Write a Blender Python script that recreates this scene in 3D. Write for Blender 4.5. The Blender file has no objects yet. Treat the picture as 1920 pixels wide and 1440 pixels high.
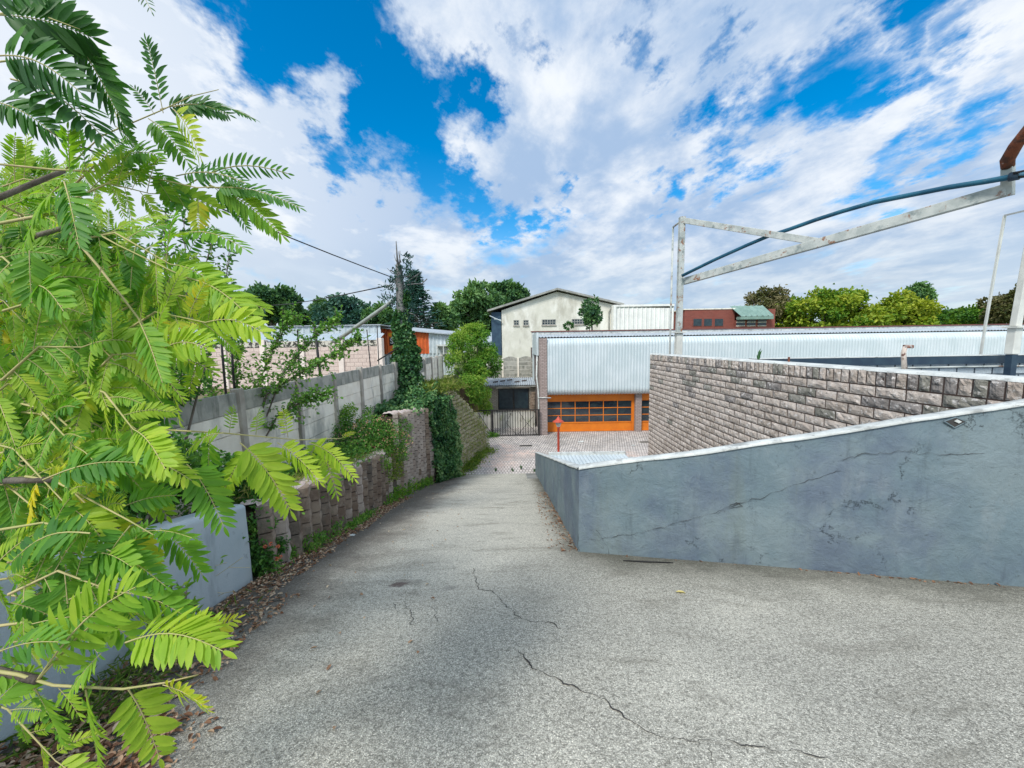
import bpy, bmesh, math, random
import numpy as np
from mathutils import Vector, Matrix, noise as mnoise
R = math.radians
random.seed(7); rng = np.random.default_rng(7)
SC = bpy.context.scene; COL = SC.collection

# ------------------------------------------------------------------ camera
F, CX, CY = 720.0, 960.0, 720.0
PITCH, ROLL = R(5.95), R(0.9)
_fw = Vector((0, math.cos(PITCH), -math.sin(PITCH))); _r = Vector((1, 0, 0)); _u = Vector((0, math.sin(PITCH), math.cos(PITCH)))
_R = _r*math.cos(ROLL) - _u*math.sin(ROLL); _U = _r*math.sin(ROLL) + _u*math.cos(ROLL)
cd = bpy.data.cameras.new('camera'); cam = bpy.data.objects.new('camera', cd); COL.objects.link(cam); SC.camera = cam
cd.sensor_width = 36; cd.lens = 36*F/1920; cd.clip_start = 0.05; cd.clip_end = 3000
m = Matrix.Identity(4)
for i in range(3): m[i][0] = _R[i]; m[i][1] = _U[i]; m[i][2] = -_fw[i]
cam.matrix_world = m
def ray(px, py): return _fw + _R*((px-CX)/F) + _U*((CY-py)/F)
def aY(px, py, y): d = ray(px, py); return d*(y/d.y)
def aZ(px, py, z): d = ray(px, py); return d*(z/d.z)
def aX(px, py, x): d = ray(px, py); return d*(x/d.x)
def aD(px, py, r): d = ray(px, py); return d*r           # r = distance along the view axis
EYE, K = 1.5, 0.25
def rz(y): return -EYE - K*y
def aR(px, py): d = ray(px, py); return d*(-EYE/(d.z+K*d.y))
SC.view_settings.view_transform = 'Standard'; SC.view_settings.look = 'None'
SC.view_settings.exposure = 0.25; SC.view_settings.gamma = 1.0; SC.view_settings.use_curve_mapping = False

# ------------------------------------------------------------------ node helper
class NT:
    def __init__(s, tree): s.t = tree; s.n = tree.nodes; s.l = tree.links
    def new(s, typ, props=None, **inp):
        nd = s.n.new(typ)
        for k, v in (props or {}).items(): setattr(nd, k, v)
        for k, v in inp.items():
            key = int(k[1:]) if k[0] == 'i' and k[1:].isdigit() else k.replace('_', ' ')
            s.set(nd.inputs[key], v)
        return nd
    def set(s, sock, v):
        if isinstance(v, bpy.types.NodeSocket): s.l.new(v, sock)
        elif isinstance(v, tuple) and len(v) == 3 and sock.type == 'RGBA': sock.default_value = (*v, 1)
        else: sock.default_value = v
    def math(s, op, a, b=0.0, c=0.0, clamp=False):
        nd = s.n.new('ShaderNodeMath'); nd.operation = op; nd.use_clamp = clamp
        for i, v in enumerate((a, b, c)): s.set(nd.inputs[i], v)
        return nd.outputs[0]
    def vm(s, op, a, b=(0, 0, 0), sc=None):
        nd = s.n.new('ShaderNodeVectorMath'); nd.operation = op; s.set(nd.inputs[0], a); s.set(nd.inputs[1], b)
        if sc is not None: s.set(nd.inputs['Scale'], sc)
        return nd.outputs['Value'] if op in ('DISTANCE', 'DOT_PRODUCT', 'LENGTH') else nd.outputs[0]
    def mix(s, f, a, b, mode='MIX'):
        nd = s.n.new('ShaderNodeMix'); nd.data_type = 'RGBA'; nd.blend_type = mode
        s.set(nd.inputs[0], f); s.set(nd.inputs[6], a); s.set(nd.inputs[7], b); return nd.outputs[2]
    def mr(s, v, a, b, c=0.0, d=1.0, smooth=True):
        nd = s.n.new('ShaderNodeMapRange'); nd.interpolation_type = 'SMOOTHSTEP' if smooth else 'LINEAR'
        s.set(nd.inputs[0], v)
        for i, x in enumerate((a, b, c, d)): nd.inputs[i+1].default_value = x
        return nd.outputs[0]
    def noise(s, vec, scale, detail=6, rough=.55, dist=0.0):
        nd = s.n.new('ShaderNodeTexNoise'); s.set(nd.inputs['Vector'], vec)
        nd.inputs['Scale'].default_value = scale; nd.inputs['Detail'].default_value = detail
        nd.inputs['Roughness'].default_value = rough; nd.inputs['Distortion'].default_value = dist
        return nd.outputs['Fac']

# ------------------------------------------------------------------ sky and sun
SUN_EL, SUN_AZ = R(48), R(-146)          # azimuth measured from +Y towards +X
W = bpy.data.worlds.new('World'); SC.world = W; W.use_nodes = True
def make_world():
    t = W.node_tree; t.nodes.clear(); N = NT(t)
    d = N.new('ShaderNodeTexCoord').outputs['Generated']
    sky = N.new('ShaderNodeTexSky', dict(sky_type='NISHITA', sun_disc=False, sun_elevation=SUN_EL, sun_rotation=SUN_AZ))
    hs = N.new('ShaderNodeHueSaturation', Hue=0.495, Saturation=1.6, Value=1.68, Color=sky.outputs[0])
    sx = N.new('ShaderNodeSeparateXYZ', Vector=d)
    z = sx.outputs[2]; zc = N.math('ADD', N.math('MAXIMUM', z, 0.0), 0.16)
    pl = N.new('ShaderNodeCombineXYZ', X=N.math('DIVIDE', sx.outputs[0], zc), Y=N.math('DIVIDE', sx.outputs[1], zc), Z=0.0).outputs[0]
    # streets of cloud run towards the upper right: squash across that direction
    mp = N.new('ShaderNodeMapping', Vector=pl, Rotation=(0, 0, R(-35)), Scale=(1.0, 0.72, 1)).outputs[0]
    big = N.noise(mp, 1.1, 10, .56, .15)
    fine = N.noise(N.new('ShaderNodeMapping', Vector=mp, Scale=(1.0, .62, 1)).outputs[0], 4.6, 10, .58, .2)
    dn = N.new('ShaderNodeTexNoise', Vector=mp, Scale=2.2, Detail=6.0, Roughness=.6)
    dn2 = N.new('ShaderNodeTexNoise', Vector=mp, Scale=8.0, Detail=8.0, Roughness=.65)
    off = N.vm('SCALE', N.vm('SUBTRACT', dn.outputs['Color'], (.5, .5, .5)), sc=.42)
    off = N.vm('ADD', off, N.vm('SCALE', N.vm('SUBTRACT', dn2.outputs['Color'], (.5, .5, .5)), sc=.22))
    dd = N.vm('NORMALIZE', N.vm('ADD', d, off))
    gaps = [(770,250,.17,1.0),(700,190,.12,1.0),(655,290,.10,.9),(835,190,.08,.8),(580,15,.15,.9),(460,5,.13,.9),(690,335,.06,.6),
             (960,400,.07,.6),(900,365,.07,.6),(940,100,.05,.5),(1180,60,.05,.5),(1410,240,.10,.8),(1520,215,.12,.8),(1600,190,.10,.8),(1640,65,.09,.8),
             (1770,60,.08,.7),(1250,335,.06,.6),(1055,362,.04,.5),(1700,240,.07,.7),(1830,190,.07,.7),(1330,60,.04,.5),(1300,200,.04,.4)]
    thick = [(330,200,.35),(420,330,.3),(990,260,.22),(1050,170,.2),(860,70,.16),(1250,130,.16),(1450,90,.14),(1100,460,.3),(650,430,.3),(1350,400,.3),(1750,330,.2),(600,180,.10)]
    acc = None; pos = None
    for (px, py, r, w) in gaps:
        c = ray(px, py).normalized()
        f = N.mr(N.vm('DISTANCE', dd, tuple(c)), 0.0, r*1.45, w, 0.0)
        acc = f if acc is None else N.math('MAXIMUM', acc, f)
    for (px, py, r) in thick:
        f = N.mr(N.vm('DISTANCE', dd, tuple(ray(px, py).normalized())), 0.0, r*1.3, 1.0, 0.0)
        pos = f if pos is None else N.math('MAXIMUM', pos, f)
    # behind the camera the cover is broken too
    val = N.math('ADD', N.math('SUBTRACT', N.math('MULTIPLY_ADD', big, .70, N.math('MULTIPLY', fine, .62)), N.math('MULTIPLY', acc, .38)), N.math('MULTIPLY_ADD', pos, .10, -.01))
    cov = N.mr(val, .43, .66)
    hor = N.mr(z, .02, .30, 1.0, 0.0)
    cov = N.math('MAXIMUM', cov, N.math('MULTIPLY', hor, .92))
    # cloud colour: thick white heads, blue grey thin parts
    sh = N.noise(N.vm('ADD', mp, (3.1, 1.7, 0)), 1.9, 9, .6, .3)
    sh2 = N.noise(N.vm('ADD', mp, (7.1, -1.7, 0)), 5.5, 8, .6, .2)
    sv = N.mr(N.math('MULTIPLY_ADD', sh, .7, N.math('MULTIPLY', sh2, .3)), .41, .64)
    glare = N.mr(N.vm('DISTANCE', d, tuple(ray(-150, 200).normalized())), .1, .95, .8, 0.0)
    sv = N.math('MAXIMUM', sv, glare)
    cc = N.mix(sv, (3.4, 4.7, 6.7), (7.8, 8.2, 8.7))
    hz = N.mix(N.mr(N.noise(mp, 1.0, 6), .4, .6), (3.6, 4.8, 6.1), (5.6, 6.6, 7.4))
    cc = N.mix(N.math('MULTIPLY', hor, .75), cc, hz)
    cc = N.mix(1.0, cc, N.mix(N.mr(sx.outputs[1], .05, -.55), (1, 1, 1), (1.9, 1.86, 1.78)), 'MULTIPLY')  # clouds behind the camera brightened as added fill light
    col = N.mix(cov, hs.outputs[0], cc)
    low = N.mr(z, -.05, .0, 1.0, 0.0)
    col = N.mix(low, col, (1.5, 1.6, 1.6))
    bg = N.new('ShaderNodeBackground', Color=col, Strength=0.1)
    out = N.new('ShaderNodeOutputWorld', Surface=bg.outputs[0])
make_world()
sd = bpy.data.lights.new('sun', 'SUN'); sd.energy = 2.9; sd.angle = R(14); sd.color = (1, .96, .9)
sun = bpy.data.objects.new('sun', sd); COL.objects.link(sun)
sv_ = Vector((math.sin(SUN_AZ)*math.cos(SUN_EL), math.cos(SUN_AZ)*math.cos(SUN_EL), math.sin(SUN_EL)))
sun.rotation_euler = sv_.to_track_quat('Z', 'Y').to_euler()

# ------------------------------------------------------------------ materials
def mat(name, c1, c2=None, scale=3.0, rough=.85, bump=0.0, bscale=30.0, stain=None, stretch=(1, 1, 1), metallic=0.0, spec=.3, detail=8, lo=.38, hi=.62, extra=None):
    M = bpy.data.materials.new(name); M.use_nodes = True; t = M.node_tree; t.nodes.clear(); N = NT(t)
    co = N.new('ShaderNodeTexCoord').outputs['Object']
    v = N.new('ShaderNodeMapping', Vector=co, Scale=stretch).outputs[0]
    col = c1
    if c2: col = N.mix(N.mr(N.noise(v, scale, detail), lo, hi), c1, c2)
    for s in (stain or []):      # (colour, scale, lo, hi, stretch, amount)
        sv = N.new('ShaderNodeMapping', Vector=co, Scale=s[4], Location=(s[1], 2.3, 1.1)).outputs[0]
        col = N.mix(N.math('MULTIPLY', N.mr(N.noise(sv, s[1], 8, .62), s[2], s[3]), s[5]), col, s[0])
    h = N.noise(co, bscale, 8, .6)
    p = N.new('ShaderNodeBsdfPrincipled', Base_Color=col, Roughness=rough, Metallic=metallic)
    p.inputs['Specular IOR Level'].default_value = spec
    if extra: col, h = extra(N, co, col, h); N.set(p.inputs['Base Color'], col)
    if bump: N.set(p.inputs['Normal'], N.new('ShaderNodeBump', Strength=bump, Distance=.02, Height=h).outputs[0])
    N.new('ShaderNodeOutputMaterial', Surface=p.outputs[0])
    return M
def leafmat(name, cols, trans=.35, rough=.5, veins=False):
    """cols: colours met as the per-leaf tint goes 0..1"""
    M = bpy.data.materials.new(name); M.use_nodes = True; t = M.node_tree; t.nodes.clear(); N = NT(t)
    a = N.new('ShaderNodeAttribute', dict(attribute_name='tint'))
    cr = N.new('ShaderNodeValToRGB', Fac=a.outputs['Fac'])
    el = cr.color_ramp.elements
    while len(el) < len(cols): el.new(.5)
    for i, c in enumerate(cols): el[i].position = i/(len(cols)-1); el[i].color = (*c, 1)
    co = N.new('ShaderNodeTexCoord').outputs['Object']
    col = N.mix(N.mr(N.noise(co, 40, 4), .3, .7, .0, .35), cr.outputs[0], N.mix(1.0, cr.outputs[0], (.72, .8, .7), 'MULTIPLY'))
    p = N.new('ShaderNodeBsdfPrincipled', Base_Color=col, Roughness=rough); p.inputs['Specular IOR Level'].default_value = .25
    tr = N.new('ShaderNodeBsdfTranslucent', Color=N.mix(1.0, col, (1.25, 1.35, .55), 'MULTIPLY'))
    mx = N.new('ShaderNodeMixShader', i0=trans, i1=p.outputs[0], i2=tr.outputs[0])
    N.new('ShaderNodeOutputMaterial', Surface=mx.outputs[0])
    return M
def brickmat(name, c1, c2, mortar, bw, bh, axis, rough=.9, bump=.6, moff=.5, msize=.012, extra_n=25, stain=None):
    M = bpy.data.materials.new(name); M.use_nodes = True; t = M.node_tree; t.nodes.clear(); N = NT(t)
    co = N.new('ShaderNodeTexCoord').outputs['Object']; s = N.new('ShaderNodeSeparateXYZ', Vector=co)
    A = s.outputs[{'x': 0, 'y': 1}[axis[0]]]; B = s.outputs[{'z': 2, 'y': 1}[axis[1]]]
    v = N.new('ShaderNodeCombineXYZ', X=A, Y=B).outputs[0]
    b = N.new('ShaderNodeTexBrick', dict(offset=moff), Vector=v, Color1=c1, Color2=c2, Mortar=mortar, Scale=1.0, Mortar_Size=msize, Mortar_Smooth=.3, Bias=0.0, Brick_Width=bw, Row_Height=bh)
    n = N.noise(co, extra_n, 6, .65)
    col = N.mix(N.mr(n, .3, .7, 0, .55), b.outputs[0], N.mix(1.0, b.outputs[0], (.55, .52, .5), 'MULTIPLY'))
    for s_ in (stain or []):
        sv = N.new('ShaderNodeMapping', Vector=co, Scale=s_[4]).outputs[0]
        col = N.mix(N.math('MULTIPLY', N.mr(N.noise(sv, s_[1], 8, .62), s_[2], s_[3]), s_[5]), col, s_[0])
    h = N.math('MULTIPLY_ADD', N.math('SUBTRACT', 1.0, b.outputs[1]), .8, N.math('MULTIPLY', n, .35))
    p = N.new('ShaderNodeBsdfPrincipled', Base_Color=col, Roughness=rough); p.inputs['Specular IOR Level'].default_value = .2
    N.set(p.inputs['Normal'], N.new('ShaderNodeBump', Strength=bump, Distance=.02, Height=h).outputs[0])
    N.new('ShaderNodeOutputMaterial', Surface=p.outputs[0])
    return M

# ------------------------------------------------------------------ mesh builder
class MB:
    def __init__(s): s.v = []; s.f = []; s.m = []; s.mi = 0
    def add(s, vs, fs):
        o = len(s.v); s.v += [tuple(p) for p in vs]; s.f += [tuple(i+o for i in f) for f in fs]; s.m += [s.mi]*len(fs); return s
    def quad(s, *p): return s.add(p, [tuple(range(len(p)))])
    def box(s, x0, y0, z0, x1, y1, z1):
        return s.hexa([(x0,y0,z0),(x1,y0,z0),(x1,y1,z0),(x0,y1,z0)], [(x0,y0,z1),(x1,y0,z1),(x1,y1,z1),(x0,y1,z1)])
    def hexa(s, bot, top):
        n = len(bot); fs = [tuple(reversed(range(n))), tuple(range(n, 2*n))]
        fs += [(i, (i+1) % n, n+(i+1) % n, n+i) for i in range(n)]
        return s.add(list(bot)+list(top), fs)
    def beam(s, p, q, w, h=None, up=(0, 0, 1)):
        h = h or w; p = Vector(p); q = Vector(q); d = (q-p).normalized(); u = Vector(up)
        if abs(d.dot(u)) > .98: u = Vector((1, 0, 0))
        a = d.cross(u).normalized(); b = a.cross(d).normalized()
        o = [(-w/2, -h/2), (w/2, -h/2), (w/2, h/2), (-w/2, h/2)]
        return s.hexa([p+a*x+b*y for x, y in o], [q+a*x+b*y for x, y in o])
    def tube(s, pts, r, n=8, cap=True):
        pts = [Vector(p) for p in pts]; rs = r if isinstance(r, (list, tuple)) else [r]*len(pts)
        rings = []; a = None
        for i, p in enumerate(pts):
            d = (pts[min(i+1, len(pts)-1)]-pts[max(i-1, 0)]).normalized()
            if a is None:
                u = Vector((0, 0, 1)) if abs(d.z) < .9 else Vector((1, 0, 0)); a = d.cross(u).normalized()
            else: a = (a-d*a.dot(d)).normalized()
            b = d.cross(a)
            rings.append([p+(a*math.cos(2*math.pi*k/n)+b*math.sin(2*math.pi*k/n))*rs[i] for k in range(n)])
        vs = [p for rg in rings for p in rg]
        fs = [(i*n+k, i*n+(k+1) % n, (i+1)*n+(k+1) % n, (i+1)*n+k) for i in range(len(pts)-1) for k in range(n)]
        if cap: fs += [tuple(reversed(range(n))), tuple(range(len(vs)-n, len(vs)))]
        return s.add(vs, fs)
    def lathe(s, c, prof, n=16):
        vs = [(c[0]+r*math.cos(2*math.pi*k/n), c[1]+r*math.sin(2*math.pi*k/n), c[2]+z) for r, z in prof for k in range(n)]
        fs = [(i*n+k, i*n+(k+1) % n, (i+1)*n+(k+1) % n, (i+1)*n+k) for i in range(len(prof)-1) for k in range(n)]
        return s.add(vs, fs)
    def grid(s, P):
        nu = len(P); nv = len(P[0])
        return s.add([p for row in P for p in row], [(i*nv+j, (i+1)*nv+j, (i+1)*nv+j+1, i*nv+j+1) for i in range(nu-1) for j in range(nv-1)])
    def build(s, name, mats, parent=None, smooth=False, bevel=0.0):
        me = bpy.data.meshes.new(name); me.from_pydata(s.v, [], s.f)
        for mm in (mats if isinstance(mats, (list, tuple)) else [mats]): me.materials.append(mm)
        me.polygons.foreach_set('material_index', s.m)
        if smooth: me.polygons.foreach_set('use_smooth', [True]*len(me.polygons))
        me.update()
        o = bpy.data.objects.new(name, me); COL.objects.link(o)
        if bevel:
            b = o.modifiers.new('bevel', 'BEVEL'); b.width = bevel; b.segments = 2; b.limit_method = 'ANGLE'
        setp(o, parent); return o
def setp(o, parent):
    if parent is not None:
        o.parent = parent
        if parent.type == 'EMPTY': o.location = -Vector(parent.location)
def npmesh(name, V, Fq, mt, parent=None, tint=None, smooth=False):
    """V Nx3 array, Fq MxK array of same-size faces"""
    V = np.asarray(V, dtype=np.float32); Fq = np.asarray(Fq, dtype=np.int32); k = Fq.shape[1]
    me = bpy.data.meshes.new(name); me.vertices.add(len(V)); me.vertices.foreach_set('co', V.ravel())
    me.loops.add(Fq.size); me.loops.foreach_set('vertex_index', Fq.ravel())
    me.polygons.add(len(Fq)); me.polygons.foreach_set('loop_start', np.arange(0, Fq.size, k, dtype=np.int32))
    me.polygons.foreach_set('loop_total', np.full(len(Fq), k, dtype=np.int32))
    if smooth: me.polygons.foreach_set('use_smooth', np.ones(len(Fq), dtype=bool))
    me.update(calc_edges=True)
    if tint is not None:
        at = me.attributes.new('tint', 'FLOAT', 'POINT'); at.data.foreach_set('value', np.asarray(tint, dtype=np.float32))
    me.materials.append(mt); me.validate()
    o = bpy.data.objects.new(name, me); COL.objects.link(o); setp(o, parent); return o
def tag(o, label=None, cat=None, group=None, kind=None):
    if label: o['label'] = label
    if cat: o['category'] = cat
    if group: o['group'] = group
    if kind: o['kind'] = kind
    return o
def thing(name, label, cat, loc=(0, 0, 0), group=None):
    o = bpy.data.objects.new(name, None); COL.objects.link(o); o.location = loc; o.empty_display_size = .2
    return tag(o, label, cat, group)
def struct(o): o['kind'] = 'structure'; return o
def n3(x, y, z): return mnoise.noise(Vector((x, y, z)))

# leaves: many small folded leaf faces -----------------------------------------------------------
def leaf_arrays(P, D, L, Wd, Nn=None, fold=.25):
    """P base points, D unit directions, L lengths, Wd widths -> kite leaves of two quads, 6 verts"""
    n = len(P); P = np.asarray(P); D = np.asarray(D)
    D = D/np.linalg.norm(D, axis=1, keepdims=True)
    if Nn is None: Nn = rng.normal(size=(n, 3)); Nn[:, 2] += .6
    S = np.cross(D, Nn); S /= (np.linalg.norm(S, axis=1, keepdims=True)+1e-9); U = np.cross(S, D)
    L = np.broadcast_to(L, n)[:, None]; Wd = np.broadcast_to(Wd, n)[:, None]
    b = P; t = P+D*L-U*L*.08
    m1 = P+D*L*.35+U*L*.03; m2 = P+D*L*.72+U*L*.01
    V = np.stack([b, m1+S*Wd*.5+U*Wd*fold, m2+S*Wd*.42+U*Wd*fold, t, m2-S*Wd*.42+U*Wd*fold, m1-S*Wd*.5+U*Wd*fold], 1).reshape(-1, 3)
    i = np.arange(n)[:, None]*6
    Fq = np.concatenate([i+np.array([[0, 1, 2, 3]]), i+np.array([[0, 3, 4, 5]])], 0)
    return V, Fq
def oval_arrays(P, D, L, Wd, Nn):
    P = np.asarray(P); D = np.asarray(D); D = D/np.linalg.norm(D, axis=1, keepdims=True)
    S = np.cross(D, Nn); S /= (np.linalg.norm(S, axis=1, keepdims=True)+1e-9); U = np.cross(S, D)
    L = L[:, None]; Wd = Wd[:, None]*(.85+.3*rng.random(len(P)))[:, None]
    cv = (.04+.16*rng.random(len(P)))[:, None]
    st = [(0, .06), (.14, .62), (.36, 1.0), (.62, .95), (.84, .6), (1.0, .05)]
    vs = []
    for (u, w) in st:
        c = P+D*L*u-U*L*cv*u*u
        vs += [c-S*Wd*.5*w+U*Wd*.13*w, c, c+S*Wd*.5*w+U*Wd*.13*w]
    V = np.stack(vs, 1).reshape(-1, 3); i = np.arange(len(P))[:, None]*18; Fq = []
    for k in range(5):
        for q in (0, 1): Fq.append(i+np.array([[k*3+q, k*3+q+1, k*3+q+4, k*3+q+3]]))
    return V, np.concatenate(Fq, 0)
def leafmesh(name, P, D, L, Wd, tint, mt, parent=None, Nn=None):
    V, Fq = leaf_arrays(P, D, L, Wd, Nn)
    return npmesh(name, V, Fq, mt, parent, np.repeat(np.clip(tint, 0, 1), 6))
def rdir(n, down=0.0):
    d = rng.normal(size=(n, 3)); d[:, 2] -= down; return d/np.linalg.norm(d, axis=1, keepdims=True)

def clumpcloud(clumps, n, shell=.55):
    """clumps: list (centre, (rx,ry,rz)) -> points, outward dirs, clump tints"""
    w = np.array([c[1][0]*c[1][2]+c[1][0]*c[1][1] for c in clumps]); w = w/w.sum()
    ids = rng.choice(len(clumps), n, p=w)
    C = np.array([list(c[0]) for c in clumps])[ids]; Rr = np.array([list(c[1]) for c in clumps])[ids]
    d = rdir(n); r = shell+(1-shell)*rng.random(n)**.6
    r *= 1+.22*rng.normal(size=n)*.5
    tt = rng.random(len(clumps))[ids]
    return C+d*Rr*r[:, None], d, tt
def crown(name_label, c, rad, depthr, n, lsize, mt, parent, k=26, seedtint=.5, clump=.34, flat=1.0, ymin=-.75):
    c = Vector(c); cl = []; k = int(k*1.9); clump *= .74
    for i in range(k):
        while True:
            p = Vector((random.uniform(-1, 1), random.uniform(-1, 1), random.uniform(ymin, 1)))
            if p.length < 1: break
        p *= .35+.65*random.random()**.5/max(p.length, .3)*p.length if False else 1
        s = clump*random.uniform(.45, 1.35)
        q = p*(1-s*.35)*(1+.12*n3(p.x*2.2+c.x, p.y*2, p.z*2.2))
        cl.append(((c.x+q.x*rad[0], c.y+q.y*depthr, c.z+q.z*rad[1]), (rad[0]*s, depthr*s, rad[1]*s*flat)))
    P, d, tt = clumpcloud(cl, n)
    D = d+rng.normal(size=d.shape)*.7; D[:, 2] -= .25
    tint = seedtint+(tt-.5)*.5+rng.normal(size=n)*.16+d[:, 2]*.12
    P = P+rng.normal(size=P.shape)*(rng.random(n)**3)[:, None]*rad[0]*.06
    return leafmesh('crown', P, D, lsize*(.6+.8*rng.random(n)), lsize*.55, tint, mt, parent, Nn=d+rng.normal(size=d.shape)*.5), cl
def tree(name, label, px, py, rxp, ryp, Y, n, lsize, mt, base_z, group=None, cat='tree', k=26, tint=.5, clump=.34, trunk_mat=None, flat=1.0, ymin=-.75):
    c = aY(px, py, Y); rx = rxp/F*Y; rzz = ryp/F*Y
    t = thing(name, label, cat, (c.x, c.y, base_z), group)
    _, cl = crown(name, c, (rx, rzz), rx*.9, n, lsize, mt, t, k, tint, clump, flat, ymin)
    b = MB(); r0 = max(.12, rx*.07)
    b.tube([(c.x, c.y, base_z), (c.x+.1*rx*.3, c.y, base_z+(c.z-base_z)*.6), (c.x, c.y, c.z)], [r0, r0*.75, r0*.4], 8)
    for (q, _) in random.sample(cl, min(9, len(cl))):
        s = Vector((c.x, c.y, base_z+(c.z-base_z)*random.uniform(.55, .9))); q = Vector(q)
        mid = (s+q)/2+Vector((0, 0, -.05*rx)); b.tube([s, mid, q], [r0*.45, r0*.3, r0*.12], 6)
    b.build('trunk', trunk_mat or BARK, t, smooth=True)
    return t

# ------------------------------------------------------------------ material set
BARK = mat('bark', (.11, .09, .07), (.2, .17, .14), 8, .95, .6, 25, stretch=(1, 1, .25))
def asphalt_extra(N, co, col, h):
    # exposed aggregate, worn pale along the wheel track, darker patches at the edges
    v1 = N.new('ShaderNodeTexVoronoi', Vector=co, Scale=120.0); v1.inputs['Randomness'].default_value = 1
    grain = N.mr(v1.outputs['Distance'], .15, .62)
    cell = N.new('ShaderNodeSeparateColor', Color=v1.outputs['Color']).outputs[0]
    st = N.mix(cell, (.13, .13, .125), (.66, .655, .62))
    g2 = N.noise(co, 300, 3, .7)
    s = N.new('ShaderNodeSeparateXYZ', Vector=co)
    worn = N.mr(N.math('ADD', N.noise(co, .55, 5, .6), N.mr(s.outputs[1], 1.0, 7.0, 0, .22)), .42, .72)
    base = N.mix(worn, (.29, .29, .272), (.47, .465, .435))
    c = N.mix(N.math('MULTIPLY', N.math('SUBTRACT', 1.0, N.math('MULTIPLY', worn, .55)), .75), base, N.mix(.55, base, st))
    c = N.mix(N.math('MULTIPLY', grain, .62), c, N.mix(1.0, c, (.36, .36, .36), 'MULTIPLY'))
    c = N.mix(N.mr(g2, .52, .68, 0, .5), c, (.62, .62, .59))
    c = N.mix(N.mr(g2, .48, .36, 0, .75), c, (.06, .06, .056))
    g3 = N.noise(co, 95, 4, .75)
    c = N.mix(N.mr(g3, .52, .38, 0, .6), c, (.09, .09, .084))
    # streaky darker patches running across the slope
    mp = N.new('ShaderNodeMapping', Vector=co, Scale=(.9, 2.0, 1)).outputs[0]
    dk = N.mr(N.noise(mp, 1.3, 8, .68, .6), .49, .70, 0, .6)
    c = N.mix(dk, c, (.13, .127, .115))
    dk2 = N.mr(N.noise(mp, 5.5, 6, .7, .3), .55, .75, 0, .45)
    c = N.mix(dk2, c, (.16, .157, .145))
    # darker edges: near left kerb line and right wall foot
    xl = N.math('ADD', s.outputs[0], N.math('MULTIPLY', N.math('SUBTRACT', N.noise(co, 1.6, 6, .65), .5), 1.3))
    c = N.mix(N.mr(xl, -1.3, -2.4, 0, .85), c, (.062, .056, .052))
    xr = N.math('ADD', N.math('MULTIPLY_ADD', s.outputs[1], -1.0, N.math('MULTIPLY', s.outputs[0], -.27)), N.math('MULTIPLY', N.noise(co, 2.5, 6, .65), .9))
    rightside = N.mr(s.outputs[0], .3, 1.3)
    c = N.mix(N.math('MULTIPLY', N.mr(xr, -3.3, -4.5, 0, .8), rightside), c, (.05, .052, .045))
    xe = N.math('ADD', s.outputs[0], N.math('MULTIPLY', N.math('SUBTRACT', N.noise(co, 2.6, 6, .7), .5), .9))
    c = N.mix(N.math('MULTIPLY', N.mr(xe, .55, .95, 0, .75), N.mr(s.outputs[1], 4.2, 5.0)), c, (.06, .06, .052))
    g4 = N.noise(co, 42, 5, .8)
    c = N.mix(N.mr(g4, .50, .38, 0, .5), c, (.055, .055, .05)); c = N.mix(N.mr(g4, .54, .68, 0, .3), c, (.42, .42, .40))
    gm = N.new('ShaderNodeGamma', Color=c, Gamma=1.2).outputs[0]
    c = N.mix(1.0, gm, (2.5, 2.4, 2.18), 'MULTIPLY')
    # round rust coloured spot
    p = aR(750, 1095)
    dsp = N.math('ADD', N.vm('DISTANCE', co, tuple(p)), N.math('MULTIPLY', N.math('SUBTRACT', N.noise(co, 14, 4), .5), .22))
    c = N.mix(N.mr(dsp, .12, .03, 0, .8), c, (.11, .07, .065))
    p = aR(845, 1102)
    dsp = N.math('ADD', N.vm('DISTANCE', co, tuple(p)), N.math('MULTIPLY', N.math('SUBTRACT', N.noise(co, 14, 4), .5), .22))
    c = N.mix(N.mr(dsp, .10, .02, 0, .5), c, (.15, .145, .135))
    hh = N.math('ADD', N.math('MULTIPLY', v1.outputs['Distance'], -.35), N.math('MULTIPLY', h, .9))
    return c, hh
ASPHALT = mat('asphalt', (.2, .2, .2), rough=.95, bump=.5, bscale=160, extra=asphalt_extra, spec=.15)
CRACK = mat('crack_shadow_gap', (.05, .048, .045), rough=1)
def paint_extra(N, co, col, h):
    # rough float-finished plaster with ridges, hairline cracks and algae blotches
    big = N.noise(co, 2.2, 7, .65, .6)
    d = N.noise(co, 4.5, 11, .66, .35)
    vo = N.new('ShaderNodeTexVoronoi', dict(feature='DISTANCE_TO_EDGE'), Scale=.75)
    wv = N.vm('ADD', co, N.vm('SCALE', N.new('ShaderNodeTexNoise', Vector=co, Scale=3.0, Detail=8.0, Roughness=.7).outputs['Color'], sc=.8))
    N.set(vo.inputs['Vector'], wv)
    ck = N.mr(vo.outputs['Distance'], .0, .006, 1, 0)
    ck = N.math('MULTIPLY', ck, N.mr(big, .50, .60))
    c = N.mix(N.math('MULTIPLY', ck, .6), col, (.045, .055, .06))
    c = N.mix(N.mr(d, .55, .75, 0, .30), c, (.25, .31, .33))
    c = N.mix(N.mr(N.noise(co, 17, 9, .72, .5), .61, .72, 0, .5), c, (.075, .10, .115))
    hh = N.math('ADD', N.math('MULTIPLY', d, 1.6), N.math('ADD', N.math('MULTIPLY', h, .12), N.math('MULTIPLY', ck, -.35)))
    return c, hh
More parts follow.
